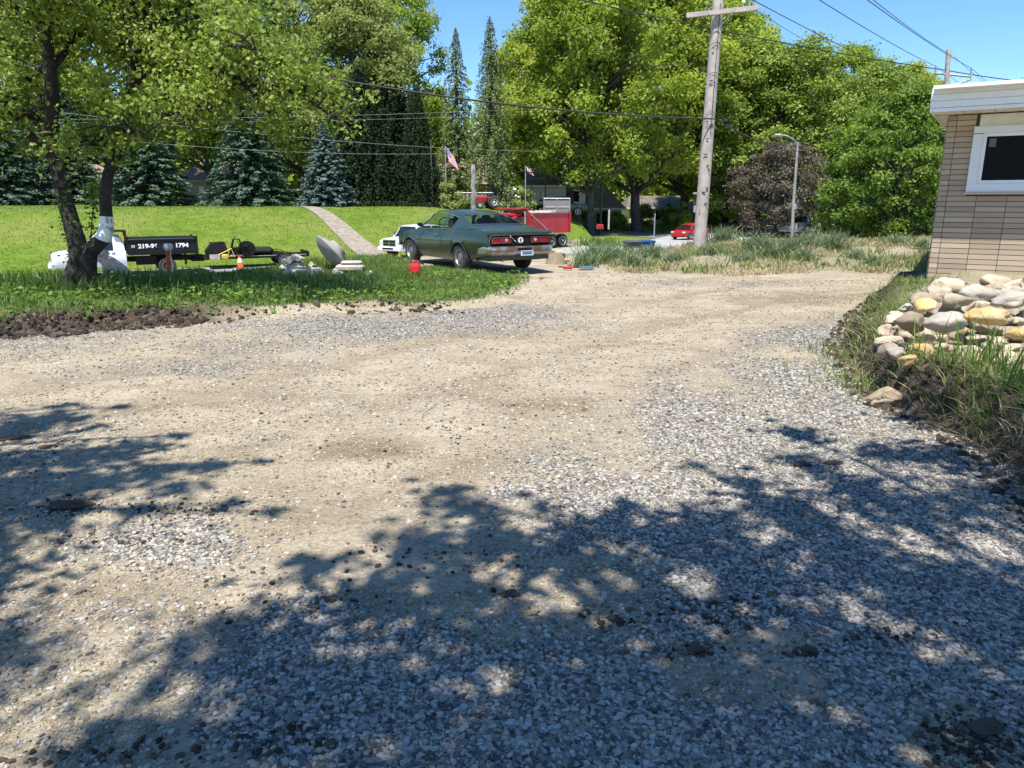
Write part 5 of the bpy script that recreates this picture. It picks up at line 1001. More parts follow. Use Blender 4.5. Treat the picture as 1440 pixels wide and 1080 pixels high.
# red tandem dump truck
t = thing('dump_truck', 'red tandem-axle dump truck with pale load, behind the tail of the green coupe', 'dump truck'); hdg = R(226); a = G(791, 348, -1.87); lo = Matrix.Rotation(hdg, 3, 'Z') @ Vector((0, 1.1, 0)); t.location = (a[0]-lo.x, a[1]-lo.y, -1.87); t.rotation_euler = (0, 0, hdg)
b = MB(); b.box((1.6, 0, 1.9), (4.6, 2.35, 1.35)); 
for s in (1, -1): b.box((1.6, s*1.2, 2.58), (4.66, .10, .10)); b.box((1.6, s*1.2, 1.2), (4.66, .12, .14)); b.box((-.68, s*1.2, 1.95), (.16, .14, 1.55)); b.box((3.85, s*1.2, 1.95), (.12, .10, 1.45))
b.box((-.72, 0, 1.9), (.08, 2.3, 1.3)); b.box((4.0, 0, 2.3), (.14, 2.4, 1.2)); bx_ = b.build('dump_box', M['red'], t, bevel=.01)
MB().box((4.55, 0, 2.93), (1.2, 2.35, .07), ry=.05).box((4.0, 0, 2.85), (.2, 2.35, .16)).build('cab_guard', M['red'], t)
b = MB(); rr2 = random.Random(3)
for k in range(40): b.lathe([(rr2.uniform(.2, .45), 0), (rr2.uniform(.1, .25), rr2.uniform(.1, .25)), (.02, .3)], 8, Matrix.Translation((rr2.uniform(0, 3.4), rr2.uniform(-.8, .8), 2.48)))
b.build('load', M['concrete'], t)
b = MB(); b.box((4.75, 0, 1.7), (1.3, 2.1, 1.5), bev=.12); b.box((6.1, 0, 1.35), (1.9, 1.5, .95), bev=.18); b.box((6.0, .85, 1.05), (1.3, .5, .25), bev=.1); b.box((6.0, -.85, 1.05), (1.3, .5, .25), bev=.1); b.box((4.9, 0, 2.5), (1.1, 1.9, .22), bev=.08); b.build('cab', M['red'], t, smooth=True)
MB().box((5.42, 0, 2.05), (.02, 1.8, .6)).build('windscreen', M['glass_dark'], t)
for s in (1, -1): MB().box((4.85, s*1.06, 2.05), (.75, .02, .55)).build('side_window', M['glass_dark'], t)
b = MB()
for k in range(5): b.box((5.46, -.7+.35*k, 2.62), (.08, .1, .05))
b.build('marker_lamp', M['amber'], t)
for s in (1, -1): b = MB(); b.tube([(4.25, s*1.12, .9), (4.25, s*1.12, 2.75)], .09, 10); b.tube([(4.25, s*1.12, 1.5), (4.25, s*1.12, 2.3)], .12, 10); b.build('exhaust_stack', M['chrome'], t)
MB().tube([(3.85, 1.3, 2.55), (2.0, 1.31, 1.4), (.9, 1.3, .95)], .035, 6).build('tarp_arm', M['galv'], t); MB().box((7.06, 0, 1.25), (.06, 1.1, .7)).box((7.1, 0, .62), (.2, 2.2, .25)).build('grille', M['chrome'], t)
MB().box((3, 0, .8), (7.4, .9, .3)).box((3.3, .95, .75), (1.0, .5, .5)).build('chassis', M['flatblack'], t)
for x in (0, 1.3, 6.1):
    for s in (1, -1): wheel(t, (x, s*1.0, .52), .52, .42, M['galv'], style='alloy', rimr=.58, side=s)
# cars far off
def smallcar(label, heading, anchor, local, paint, L=4.3):
    t = thing('parked_car', label, 'car'); lo = Matrix.Rotation(heading, 3, 'Z') @ Vector(local); t.location = (anchor[0]-lo.x, anchor[1]-lo.y, anchor[2]); t.rotation_euler = (0, 0, heading)
    body(0, L, smoothf([0, .2, 1, 3, L-.3, L], [.8, .98, .95, .93, .8, .62]), smoothf([0, .4, L-.7, L], [.8, .88, .88, .72]), lambda x: .25, lambda x: .6, [.85, L-.85], .36, n=40, archz=.3).build('body', paint, t, smooth=True); MB().box((L/2, 0, .45), (L-.6, 1.3, .3)).build('underbody', M['flatblack'], t)
    cabin(t, [.25, .5, .8, 1.1, 1.6, 2.0, 2.08, 2.5, 2.7, 2.9, 3.1, 3.3], smoothf([.25, .5, .8, 1.3, 2.2, 2.6, 3.3], [.98, 1.2, 1.4, 1.46, 1.46, 1.38, .95]), lambda x: .93, .80, .62, [(.8, 2.0), (2.08, 2.95)], (2.6, 3.3), (.3, .8), paint, M['glass_dark'])
    for x in (.85, L-.85):
        for s in (1, -1): wheel(t, (x, s*.77, .31), .31, .2, M['galv'], style='alloy', side=s)
    for s in (1, -1): MB().box((L-.08, s*.6, .68), (.12, .3, .14), bev=.03).build('headlight', M['lamp_clear'], t)
    MB().box((L, 0, .45), (.1, 1.3, .2), bev=.03).build('front_bumper', paint, t); return t
a = G(972, 337, -1.85); smallcar('small red car behind the base of the near utility pole', R(226), (*a, -1.87), (3.2, .8, 0), M['red'])
x = XU(1021, 96, 1.3); smallcar('distant blue car on the lawn behind the trees right of the utility pole', R(180), (x, 97, h1(x, 97)), (4.3, 0, 0), mat('blue_paint', (.03, .10, .26), .3, coat=.5))
# flatbed beside the cream house, tractor
x = XU(750, 74, 1.2); z_ = h1(x+2, 74); t = thing('flatbed_truck', 'dark green and black flatbed pickup parked in front of the cream house', 'truck', (x, 74, z_)); t.scale = (.93,)*3
body(2.3, 5.6, smoothf([2.3, 5.2, 5.6], [1.22, 1.18, .98]), lambda x: .95, lambda x: .5, lambda x: .8, [4.6], .46, n=30, archz=.42).build('body', mat('dark_green_paint', (.02, .05, .045), .35, coat=.4), t, smooth=True)
cabin(t, [2.3, 2.4, 2.5, 3.0, 3.4, 3.6, 3.8, 4.0], smoothf([2.25, 2.4, 2.6, 3.4, 3.55, 4.0], [1.25, 1.8, 1.9, 1.9, 1.82, 1.2]), lambda x: 1.2, .9, .74, [(2.5, 3.6)], (3.5, 4.0), (2.3, 2.4), M['black'], M['glass_dark']); MB().box((1.0, 0, 1.05), (2.7, 2.1, .14)).box((2.3, 0, 1.5), (.08, 2.0, .8)).box((1.0, 0, .75), (2.8, 1.0, .3)).build('flatbed', M['black'], t)
for x_ in (.9, 4.6):
    for s in (1, -1): wheel(t, (x_, s*.85, .40), .42, .28, M['white'], style='alloy', side=s)
x = XU(686, 70, 1.2); t = thing('tractor', 'small red tractor right of the carved post', 'tractor', (x, 70, h1(x, 70)), R(200)); MB().box((.6, 0, .85), (1.1, .5, .45), bev=.08).box((-.35, 0, .95), (.9, .95, .14), bev=.05).build('body', M['red'], t); MB().box((-.35, 0, 1.12), (.35, .4, .3), bev=.06).tube([(.1, 0, 1.0), (-.02, 0, 1.35)], .03, 6).box((-.75, 0, 1.2), (.06, .9, 1.3)).build('seat', M['flatblack'], t)
for x_, r_, wd_ in ((-.4, .58, .32), (.95, .36, .2)):
    for s in (1, -1): wheel(t, (x_, s*.58, r_), r_, wd_, M['trim'], style='alloy', rimr=.5, side=s)
# ---------------------------------------------------------------- trailer and machinery on the road
hdg = R(207); a = G(400, 374, -1.87); t = thing('flat_trailer', 'black low flatbed trailer with fenders, hitched behind the black dump truck', 'trailer'); lo = Matrix.Rotation(hdg, 3, 'Z') @ Vector((0, .95, 0)); t.location = (a[0]-lo.x, a[1]-lo.y, -1.87); t.rotation_euler = (0, 0, hdg)
MB().box((1.3, 0, .52), (5.2, 1.8, .1)).box((1.3, .93, .54), (5.2, .06, .14)).box((1.3, -.93, .54), (5.2, .06, .14)).box((-1.35, 0, .62), (.1, 1.9, .3)).build('deck', M['black'], t, bevel=.006); MB().box((1.3, .97, .60), (5.0, .02, .025)).box((2.6, 0, .60), (1.6, 1.5, .04)).build('deck_boards', M['wood'], t)
MB().tube([(3.9, .8, .5), (5.2, 0, .5), (3.9, -.8, .5)], .06, 6).tube([(5.2, 0, .5), (5.7, 0, .5)], .06, 6).box((4.9, 0, .55), (.1, .1, .7)).build('drawbar', M['black'], t)
for x in (0, .95) if False else (0,):
    for s in (1, -1):
        wheel(t, (x, s*1.08, .36), .36, .22, M['galv'], style='alloy', rimr=.6, side=s); MB().tube([(x+.50*math.cos(q), s*1.08, .36+.46*math.sin(q)) for q in np.linspace(0, math.pi, 12)], .0, 4)
        f = MB(); rings = [[Vector((x+rr_*math.cos(q), s*1.08+yy, .36+rr_*math.sin(q))) for rr_, yy in ((.46, -.14), (.46, .14), (.43, .14), (.43, -.14))] for q in np.linspace(.05, math.pi-.05, 14)]; f.rings(rings).build('fender', M['black'], t)
MB().box((1.5, -.2, .80), (2.2, 1.1, .40), bev=.12).box((1.2, .2, .78), (1.5, .4, .3), bev=.1).build('tool_box', M['black'], t)
a = G(312, 378, -1.87); t = thing('skid_steer_attachments', 'heap of black hydraulic attachments with a yellow arm on the trailer front', 'machinery', (a[0]+.1, a[1]+.3, -1.30), R(27))
rk = random.Random(6); b = MB(); b.prism([(-.9, 0), (-.95, .35), (-.6, .78), (0, .82), (.1, .5), (.15, 0)], -.5, .5)
for k in range(9): b.tube([(-.75+k*.1, -.5, .72+rk.uniform(-.05, .1)), (-.72+k*.1, -.4, .86)], .03, 5)
b.build('bucket', M['black'], t, bevel=.02); b = MB(); b.tube([(.2, -.3, .1), (.45, -.3, .95), (.75, -.3, .95), (.95, -.3, .2)], .045, 6); b.tube([(.3, .2, .1), (.6, .2, 1.08), (.95, .2, .3)], .04, 6)
for k in range(14): q = rk.uniform(0, 6.3); b.tube([(.9+rk.uniform(-.3, .3), rk.uniform(-.4, .3), rk.uniform(.0, .5)), (1.0+.35*math.cos(q), rk.uniform(-.4, .3), .4+.35*math.sin(q)), (1.1+rk.uniform(-.2, .4), rk.uniform(-.4, .3), rk.uniform(.1, .7))], rk.uniform(.02, .06), 6)
b.lathe([(.42, -.2), (.42, .2)], 14, Matrix.Translation((1.15, 0, .42)) @ Matrix.Rotation(math.pi/2, 4, 'X')); b.lathe([(.2, -.3), (.2, .25)], 12, Matrix.Translation((.55, 0, .3)) @ Matrix.Rotation(math.pi/2, 4, 'X')); b.build('grapple', M['flatblack'], t)
MB().tube([(-.35, -.55, .18), (.30, -.55, .48), (.42, -.55, .05)], .035, 6).tube([(.0, -.56, .1), (.02, -.56, .12)], .1, 8).box((-.05, -.56, .08), (.36, .2, .26), bev=.06).build('yellow_arm', mat('machine_yellow', (.55, .36, .04), .5), t)
MB().box((-.55, -.56, .08), (.5, .14, .24)).build('wood_block', M['wood'], t)
# ---------------------------------------------------------------- cones
def cone(label, p, h):
    t = thing('traffic_cone', label, 'traffic cone', p); MB().box((0, 0, .015*h/.7), (h*.52, h*.52, .03*h/.7), bev=.005).build('base', M['orange'], t)
    prof = lambda z: (.19-.155*z)*h/.7*1.0
    for nm, z0, z1, m in (('cone_body', .03, 1, M['orange']),): MB().lathe([(prof(0)*1, .03*h), (prof(1), h), (prof(1)*.6, h)], 20).build(nm, m, t, smooth=True)
    MB().lathe([(prof(.42)+.004, .42*h), (prof(.72)+.004, .72*h)], 20, cap=False).build('reflective_band', M['white'], t, smooth=True)
a = G(338, 377, -1.87); cone('orange cone with a white band standing before the trailer', (*a, -1.87), .72)
a = G(562, 368, -1.87); cone('orange cone between the white pickup and the front of the green coupe', (*a, -1.87), .48)
# ---------------------------------------------------------------- verge ornaments
M['pinkstone'] = mat('pink_cast_stone', (.68, .44, .31), .85, c2=(.74, .56, .44), scale=6, bump=.5, bscale=40)
def skin_mesh(name, pts, edges, rad, m, parent, sub=2):
    me = bpy.data.meshes.new(name); me.from_pydata(pts, edges, []); o = bpy.data.objects.new(name, me); COL.objects.link(o); s = o.modifiers.new('s', 'SKIN'); s.use_smooth_shade = True
    for i, v in enumerate(me.skin_vertices[0].data): q = rad[i]; v.radius = (q, q) if not hasattr(q, '__len__') else q; v.use_root = (i == 0)
    u = o.modifiers.new('u', 'SUBSURF'); u.levels = sub; u.render_levels = sub; dg = bpy.context.evaluated_depsgraph_get(); me2 = bpy.data.meshes.new_from_object(o.evaluated_get(dg)); bpy.data.objects.remove(o); return link(name, me2, m, parent, smooth=True)
Yl = 13.6; x = XU(160, Yl, .5); t = thing('lion_statue', 'pinkish stone lion statue with curly mane, crouching in the grass', 'statue', (x, Yl, h1(x, Yl)), R(180+12)); t.scale = (1.02,)*3
P_ = [(-.16, 0, .17), (-.04, 0, .23), (.08, 0, .31), (.16, 0, .37), (.21, 0, .40), (.27, 0, .385), (-.16, .09, .12), (-.10, .11, .03), (0, .11, .02), (-.16, -.09, .12), (-.10, -.11, .03), (0, -.11, .02), (.12, .08, .22), (.15, .08, .10), (.20, .08, .025), (.12, -.08, .22), (.15, -.08, .10), (.20, -.08, .025), (-.24, 0, .10), (-.27, .06, .03)]
E_ = [(0, 1), (1, 2), (2, 3), (3, 4), (4, 5), (0, 6), (6, 7), (7, 8), (0, 9), (9, 10), (10, 11), (2, 12), (12, 13), (13, 14), (2, 15), (15, 16), (16, 17), (0, 18), (18, 19)]
skin_mesh('lion_body', P_, E_, [.13, .12, .12, .10, .08, .045, .08, .045, .035, .08, .045, .035, .06, .042, .045, .06, .042, .045, .035, .02], M['pinkstone'], t)
rk = random.Random(5); b = MB()
for k in range(95):
    q = rk.uniform(0, 6.3); e = rk.uniform(-1.2, 1.5); c = (.165+.10*math.cos(e)*math.cos(q)*.9-.02, .125*math.cos(e)*math.sin(q), .385+.125*math.sin(e)); rr_ = rk.uniform(.018, .034)
    if c[0] > .235 and abs(c[1]) < .05: continue
    b.lathe([(.002, -rr_), (rr_*.8, -rr_*.6), (rr_, 0), (rr_*.8, rr_*.6), (.002, rr_)], 7, Matrix.Translation(c))
b.build('mane', M['pinkstone'], t, smooth=True)
b = MB(); b.box((.275, 0, .36), (.07, .07, .055), bev=.02); b.box((.262, .03, .405), (.02, .018, .012)); b.box((.262, -.03, .405), (.02, .018, .012)); b.build('muzzle', M['pinkstone'], t)
# orange staking strips with a white cap
Yo = 13.2; x = XU(237, Yo, .5); t = thing('orange_stakes', 'bundle of orange plastic stakes standing up with a white cap on top', 'stakes', (x, Yo, h1(x, Yo))); rk = random.Random(8); b = MB()
for k in range(9): b.tube([(rk.uniform(-.08, .02), rk.uniform(-.04, .04), -.05), (rk.uniform(-.02, .03), 0, .3), (.03+rk.uniform(-.03, .04), 0, .56)], .019, 4)
b.build('stake', M['orange'], t); MB().tube([(.06, -.01, .0), (.065, -.01, .54)], .007, 5).build('pale_rod', M['trim'], t); MB().lathe([(.055, .50), (.075, .53), (.08, .58), (.06, .615), (.02, .62)], 12, Matrix.Translation((.03, 0, 0))).build('cap', M['trim'], t, smooth=True)
# broken fountain pieces
Yf = 15.2; x = XU(416, Yf, .4); zf = h1(x, Yf); t = thing('fountain_pedestal', 'pale ringed concrete fountain base in the grass, topped by a broken slab', 'ornament', (x, Yf, zf))
MB().lathe([(.24, -.05), (.24, .03), (.21, .05), (.215, .10), (.17, .12), (.175, .16), (.12, .18), (.125, .22), (.07, .25)], 24, Matrix.Rotation(R(8), 4, 'Y')).build('ringed_base', M['concrete'], t, smooth=True)
MB().prism([(-.2, .22), (-.14, .33), (-.02, .39), (.16, .30), (.10, .25), (0, .27), (-.1, .18)], -.14, .14).tube([(-.18, 0, .3), (-.22, 0, .2), (-.17, 0, .12)], .015, 6).build('broken_slab', M['concrete'], t, bevel=.015)
x = XU(466, 15.8, .4); t = thing('fountain_basin', 'large grey stone basin tipped up on its rim on the verge', 'ornament', (x-.02, 15.8, h1(x, 15.8)+.30)); t.scale = (1.15,)*3; mt = Matrix.Rotation(R(28), 4, 'Z') @ Matrix.Rotation(R(52), 4, 'Y')
MB().lathe([(.02, -.06), (.2, -.07), (.33, -.02), (.40, .04), (.40, .07), (.36, .075), (.30, .10), (.30, .13), (.19, .15), (.17, .22), (.02, .23)], 32, mt).build('basin', M['castgrey'], t, smooth=True)
b = MB(); x = XU(492, 15.4, .3); t = thing('stone_blocks', 'two pale weathered stone slabs stacked right of the tipped basin', 'stone slabs', (x, 15.4, h1(x, 15.4))); MB().box((0, 0, .09), (.56, .3, .14), bev=.04).build('lower_slab', M['concrete'], t, smooth=True); MB().box((.03, .02, .20), (.42, .26, .07), bev=.03, rz=.1).build('upper_slab', M['concrete'], t, smooth=True)
x = XU(425, 14.7, .3); t = tag(MB().box((0, 0, .05), (.72, .28, .12), bev=.03).build('stone_slab', M['concrete'], None, smooth=True), 'long pale stone slab lying in front of the ringed fountain base', 'stone slab'); t.location = (x, 14.7, h1(x, 14.7)); t.rotation_euler = (0, 0, .1)
for k, (u, v, Yk, sx, lb) in enumerate([(446, 371, 15.2, .13, 'rough concrete chunk leaning under the tipped basin, left side'), (474, 369, 15.0, .10, 'small concrete chunk between the basin and the pale slabs'), (508, 366, 15.6, .12, 'pale rubble lump at the right end of the stacked slabs'), (398, 368, 15.4, .11, 'grey rubble lump left of the ringed fountain base'), (438, 362, 15.9, .12, 'broken concrete piece behind the long stone slab'), (520, 371, 15.0, .08, 'small pale stone at the far right of the rubble')]):
    x = XU(u, Yk, .3); o = link('concrete_chunk', rockmesh(700+k, sx*1.3, sx, sx*.75, .45), M['concrete']); o.location = (x, Yk, h1(x, Yk)+sx*.5); o.rotation_euler = (.3*k, .2, .5*k); tag(o, lb, 'rubble', 'broken concrete on the verge')
# red fuel can
x = XU(584, 15.4, .1); t = thing('fuel_can', 'red plastic fuel can on the grass by the front wheel of the coupe', 'fuel can', (x, 15.4, h1(x, 15.4)+.02), .15); t.scale = (.95,)*3
MB().box((0, 0, .12), (.23, .16, .22), bev=.04).build('can_body', M['redplastic'], t, smooth=True, bevel=.006); MB().tube([(-.07, 0, .22), (-.05, 0, .29), (.06, 0, .29), (.09, 0, .22)], .016, 6).build('handle', M['redplastic'], t, smooth=True); MB().tube([(.07, 0, .22), (.12, 0, .26), (.2, 0, .20)], .014, 6).build('spout', M['flatblack'], t)
# stump, shovel
x = XU(782, 19.5, .0); t = thing('tree_stump', 'cut grey-brown stump in the dirt just right of the coupe', 'stump', (x, 19.5, h1(x, 19.5))); MB().lathe([(.30, -.1), (.27, .08), (.24, .22), (.22, .30), (.14, .33), (.02, .31)], 14).build('stump_wood', M['dirtm'], t, smooth=True)
rk = random.Random(2)
for k, lb in enumerate(['whitish stone resting on the stump, left', 'whitish stone resting on the stump, right', 'whitish stone at the foot of the stump']):
    o = link('stone', rockmesh(900+k, .13, .10, .08), rockm['white'], smooth=True); o.location = (x+[-.12, .1, .25][k], 19.4, h1(x, 19.5)+[.33, .30, .1][k]); tag(o, lb, 'stone', 'stones at the stump')
for k, (u, v, lb) in enumerate([(600, 374, 'pale dirt lump under the coupe, behind the fuel can'), (690, 376, 'pale broken dirt lump between the coupe rear wheels'), (720, 377, 'brown dirt lump below the coupe bumper'), (760, 392, 'pale dirt lump just off the verge corner')]):
    gx, gy = G(u, v, .1); o = link('dirt_lump', rockmesh(950+k, .16, .12, .06), M['dirtm'], smooth=True); o.location = (gx, gy, h1(gx, gy)+.01); tag(o, lb, 'dirt lump')
Ys = solveY(820, 378, .03, 15, 21); x = XU(815, Ys, .1); t = thing('shovel', 'shovel with blue-grey blade and red grip lying at the left foot of the mound', 'shovel', (x, Ys, h1(x, Ys)+.04), .08)
MB().prism([(-.02, 0), (.0, .035), (.30, .05), (.36, .02), (.30, -.01)], -.13, .13).build('blade', mat('blue_steel', (.16, .24, .34), .4, .5), t, bevel=.01); MB().tube([(-.02, 0, .02), (-.5, .05, .03)], .016, 6).build('handle', M['flatblack'], t); MB().tube([(-.18, -.06, .02), (-.4, -.10, .02)], .032, 8).build('grip', M['redplastic'], t, smooth=True)
# ---------------------------------------------------------------- wheelie bins
def bin_(label, u, Y, top_v, m, rz):
    zt = W(u, top_v, Y).z; x = XU(u, Y, zt); zg = min(h1(x, Y), zt-.9); t = thing('trash_bin', label, 'trash bin', (x, Y, zt-1.06), rz)
    MB().rings([[Vector((sx*w, sy*d, z)) for sx, sy in ((-1, -1), (1, -1), (1, 1), (-1, 1))] for z, w, d in ((0, .22, .26), (.95, .29, .35), (.98, .32, .38), (1.0, .32, .38))]).build('bin_body', m, t, bevel=.01)
    MB().rings([[Vector((sx*w, sy*d, z)) for sx, sy in ((-1, -1), (1, -1), (1, 1), (-1, 1))] for z, w, d in ((1.0, .33, .40), (1.04, .33, .40), (1.08, .25, .30))]).build('lid', m, t, bevel=.01)
    for s in (1, -1): MB().lathe([(.12, -.03), (.12, .03)], 14, Matrix.Translation((s*.25, .28, .1)) @ Matrix.Rotation(math.pi/2, 4, 'Y')).build('wheel', M['rubber'], t)
    MB().box((0, -.345, .68), (.24, .012, .16), rx=-.09).build('label_plate', M['castgrey'], t); return t
Yb_ = solveY(890, 338, 1.08, 24, 45); bgrey = mat('grey_bin', (.075, .08, .085), .5); bblue = mat('blue_bin', (.02, .065, .22), .45)
bin_('dark grey trash bin beside the road beyond the mound', 890, Yb_, 338.5, bgrey, .35); bin_('blue recycling bin right of the dark grey one beyond the mound', 909, Yb_+1.2, 338, bblue, .2)
bin_('distant navy trash bin across the road below the bronze tree, left of a pair', 1047.5, 84, 312.5, mat('navy_bin', (.02, .03, .05), .5), 0); bin_('distant blue bin across the road below the bronze tree, right of a pair', 1055.5, 84.5, 313, bblue, 0)
# ---------------------------------------------------------------- poles, wires
Yp = 21.3; pb_, p0 = W(984, 337, Yp), W(1010, 0, Yp); ax = (p0-pb_)
t = thing('utility_pole', 'weathered wooden utility pole with one crossarm on the mound', 'utility pole', pb_); q = lambda k: ax*k
rk = random.Random(1); MB().tube([q(-.12), q(0), q(.3), q(.7), q(1.0), q(1.22)], [.18, .175, .165, .15, .14, .135], 18, jit=.02, rnd=rk).build('pole_shaft', M['wood'], t, smooth=True)
c = W(1015, 18, Yp-.2)-pb_; a_, b2 = W(965, 22, Yp-.22)-pb_, W(1066, 11, Yp-.22)-pb_; d_ = (b2-a_); mb = MB(); mb.box((a_+b2)/2, (d_.length, .1, .125), ry=-math.atan2(d_.z, d_.x)); mb.build('crossarm', M['wood'], t, bevel=.008)
mb = MB(); mb.tube([a_.lerp(b2, .3)+Vector((0, -.07, -.03)), ax*.88+Vector((0, -.17, 0))], .012, 5); mb.tube([a_.lerp(b2, .66)+Vector((0, -.07, -.03)), ax*.88+Vector((0, -.17, 0))], .012, 5); mb.build('brace', M['steel'], t)
mb = MB(); mb.lathe([(.012, 0), (.012, .1), (.05, .11), (.055, .14), (.03, .16), (.002, .165)], 12, Matrix.Translation(a_.lerp(b2, .79)+Vector((0, 0, .05)))); mb.build('insulator', M['trim'], t)
mb = MB(); 
for k in range(13): q_ = rk.uniform(.05, 1.05); mb.tube([ax*q_+Vector((rk.uniform(-.12, .12), -.2, 0)), ax*q_+Vector((rk.uniform(-.12, .12), -.165, .0))], .014, 6)
for k in (.54, .66, .70, .82): mb.tube([ax*k+Vector((-.14, -.13, 0)), ax*k+Vector((-.05, -.175, .05)), ax*k+Vector((.06, -.175, .05)), ax*k+Vector((.15, -.12, -.02))], .006, 4)
mb.tube([ax*.45+Vector((.03, -.185, 0)), ax*.75+Vector((.02, -.18, 0)), ax*.98+Vector((.03, -.17, 0))], .008, 4); mb.build('hardware', M['flatblack'], t)
MB().lathe([(.06, 0), (.07, .08), (.05, .16), (.01, .18)], 12, Matrix.Translation(W(1018, 171, Yp)-pb_) @ Matrix.Rotation(math.pi/2, 4, 'Y')).build('cable_clamp', M['black'], t)
Y2 = 46; P2 = lambda u, v, dy=0: W(u, v, Y2+dy); b0 = P2(1325, 190); t = thing('utility_pole', 'distant utility pole with slanted crossarms rising behind the flat roof', 'utility pole', b0)
MB().tube([P2(1315, 385)-b0, P2(1334, 70)-b0], [.19, .13], 12).build('pole_shaft', M['wood'], t, smooth=True)
MB().tube([P2(1313, 103)-b0, P2(1366, 108)-b0], .06, 4).tube([P2(1306, 133)-b0, P2(1366, 111)-b0], .06, 4).tube([P2(1331, 126)-b0, P2(1328, 130)-b0], .06, 4).build('crossarm', M['wood'], t)
mb = MB()
for u, v in ((1316, 93), (1366, 96), (1306, 122)): MB().tube([P2(u, v)-b0, P2(u-.5, v+10)-b0], [.04, .06], 8).build('insulator', M['galv'], t)
mb.tube([P2(1331, 82)-b0, P2(1342, 80)-b0], .03, 5); mb.build('pin', M['galv'], t)
def wire(label, a, b, rad, sag, m='cable', n=24, name='power_line'):
    pts = [a.lerp(b, k/n)+Vector((0, 0, -sag*4*(k/n)*(1-k/n))) for k in range(n+1)]; return tag(MB().tube(pts, rad, 5).build(name, M[m]), label, 'cable', 'overhead lines')
pc = W(1003, 166, Yp)
wire('thick black cable sagging from upper left down to the near utility pole', W(120, 40, 15), W(1004, 167, Yp-.2), .022, .35)
wire('black cable running right from the near utility pole toward the street lamp', W(1010, 168, Yp), W(1118, 197, 58), .022, .5)
wire('thin pale wire crossing behind the trees above the flag, upper of a pair', W(-60, 168, 44), W(930, 141, 84), .011, .5, 'cablelight'); wire('thin pale wire crossing behind the trees above the flag, lower of a pair', W(-60, 172, 44), W(930, 148, 84), .009, .55, 'cablelight')
wire('long pale wire running low in front of the spruces to the flagpole', W(-80, 138, 36), W(880, 211, 84), .013, .9, 'cablelight'); wire('thin faint wire below the long pale wire', W(-80, 172, 38), W(620, 216, 60), .011, .5, 'cablelight')
wire('heavy cable crossing the sky from top centre to the far utility pole', W(690, -30, 34), P2(1331, 99), .028, .25); wire('heavy cable leaving the far utility pole to the right frame edge', P2(1331, 99), W(1520, 122, 46), .028, .1)
wire('sky wire ending at the left insulator of the far pole, steepest left one', W(1040, -10, 24), P2(1306, 122), .014, .1); wire('faint sky wire left of the steep one, fading into the trees', W(1040, 0, 24), W(1180, 82, 60), .01, .1)
wire('sky wire ending at the upper left insulator of the far pole', W(1140, -8, 24), P2(1316, 93), .014, .1); wire('sky wire passing the upper right insulator of the far pole', W(1205, -11, 24), P2(1366, 96), .014, .1); wire('sky wire ending at the top of the far pole', W(1218, -8, 24), P2(1342, 80), .012, .1)
wire('wire dropping right from the upper right insulator behind the roof', P2(1366, 96), W(1420, 140, 60), .014, .05); wire('wire dropping right from the top of the far pole behind the roof', P2(1342, 80), W(1412, 138, 60), .012, .05); wire('wire dropping right from the left insulator behind the roof', P2(1316, 93), W(1375, 133, 60), .012, .05)
# street lamp
Ys = 58; bq = W(1114, 332, Ys); t = thing('street_lamp', 'pale street lamp with a curved arm in front of the bronze-leaved tree', 'street lamp', bq); S_ = lambda u, v: W(u, v, Ys)-bq
MB().tube([S_(1112.6, 362), S_(1115.5, 290), S_(1122, 200)], [.13, .115, .08], 12).build('lamp_post', M['castgrey'], t, smooth=True); MB().tube([S_(1122, 202), S_(1117, 197), S_(1107, 191), S_(1098, 190)], .05, 6).build('arm', M['galv'], t); MB().box(S_(1094, 190), (.62, .3, .2), bev=.08).build('lamp_head', M['galv'], t); MB().box(S_(1117, 291), (.28, .26, .42), bev=.03).build('meter_box', M['galv'], t)
# meter box on its own post behind the pole
Y_ = 60; bq = W(979, 318, Y_); t = thing('electric_meter_post', 'post with grey meter box and small cap just left of the near pole', 'meter post', bq); MB().tube([Vector((0, 0, -1.9)), W(982, 268, Y_)-bq], .04, 6).build('post', M['galv'], t); MB().box(W(979, 294, Y_)-bq, (.42, .25, .5), bev=.02).build('meter_box', M['castgrey'], t); MB().box(W(981, 272, Y_)-bq, (.7, .3, .14), rz=.2, bev=.03).build('cap', M['castgrey'], t)
def post(name, label, cat, u, v0, v1, Y, rad, m):
    a_, b_2 = W(u, v1, Y), W(u, v0, Y); zg = h1(a_.x, Y); mb = MB(); mb.tube([(0, 0, -.4), (0, 0, (b_2.z-zg)*.5), (0, 0, b_2.z-zg)], [rad, rad*.95, rad*.85], 10); o = mb.build(name, m, None, smooth=True); o.location = (a_.x, Y, zg); return tag(o, label, cat)
post('green_post', 'tall dark green pole standing among the tree trunks', 'pole', 845, 236, 293, 77, .14, mat('dark_green_steel', (.02, .07, .05), .5)); post('sign_post', 'bare galvanised sign post at the foot of the shaded bank', 'sign post', 920, 300, 326, 70, .06, M['galv'])
post('wood_post', 'thin dark upright post left of the first flag', 'pole', 608, 196, 288, 66, .09, M['barkgrey'])
t = thing('carved_post', 'pale carved log post with a rounded top standing alone on the lawn', 'carved post', (XU(666, 61, 1.2), 61, h1(XU(666, 61, 1.2), 61))); hh = W(666, 231, 61).z-t.location.z; rk = random.Random(9); MB().tube([(rk.uniform(-.04, .04), 0, hh*k/11-.1*(k == 0)) for k in range(12)], [.24, .23, .21, .24, .2, .23, .19, .22, .2, .18, .2, .15], 10, jit=.12, rnd=rk).build('log', mat('pale_log', (.35, .33, .30), .9, c2=(.16, .14, .12), scale=3, bump=.8, bscale=9), t, smooth=True)
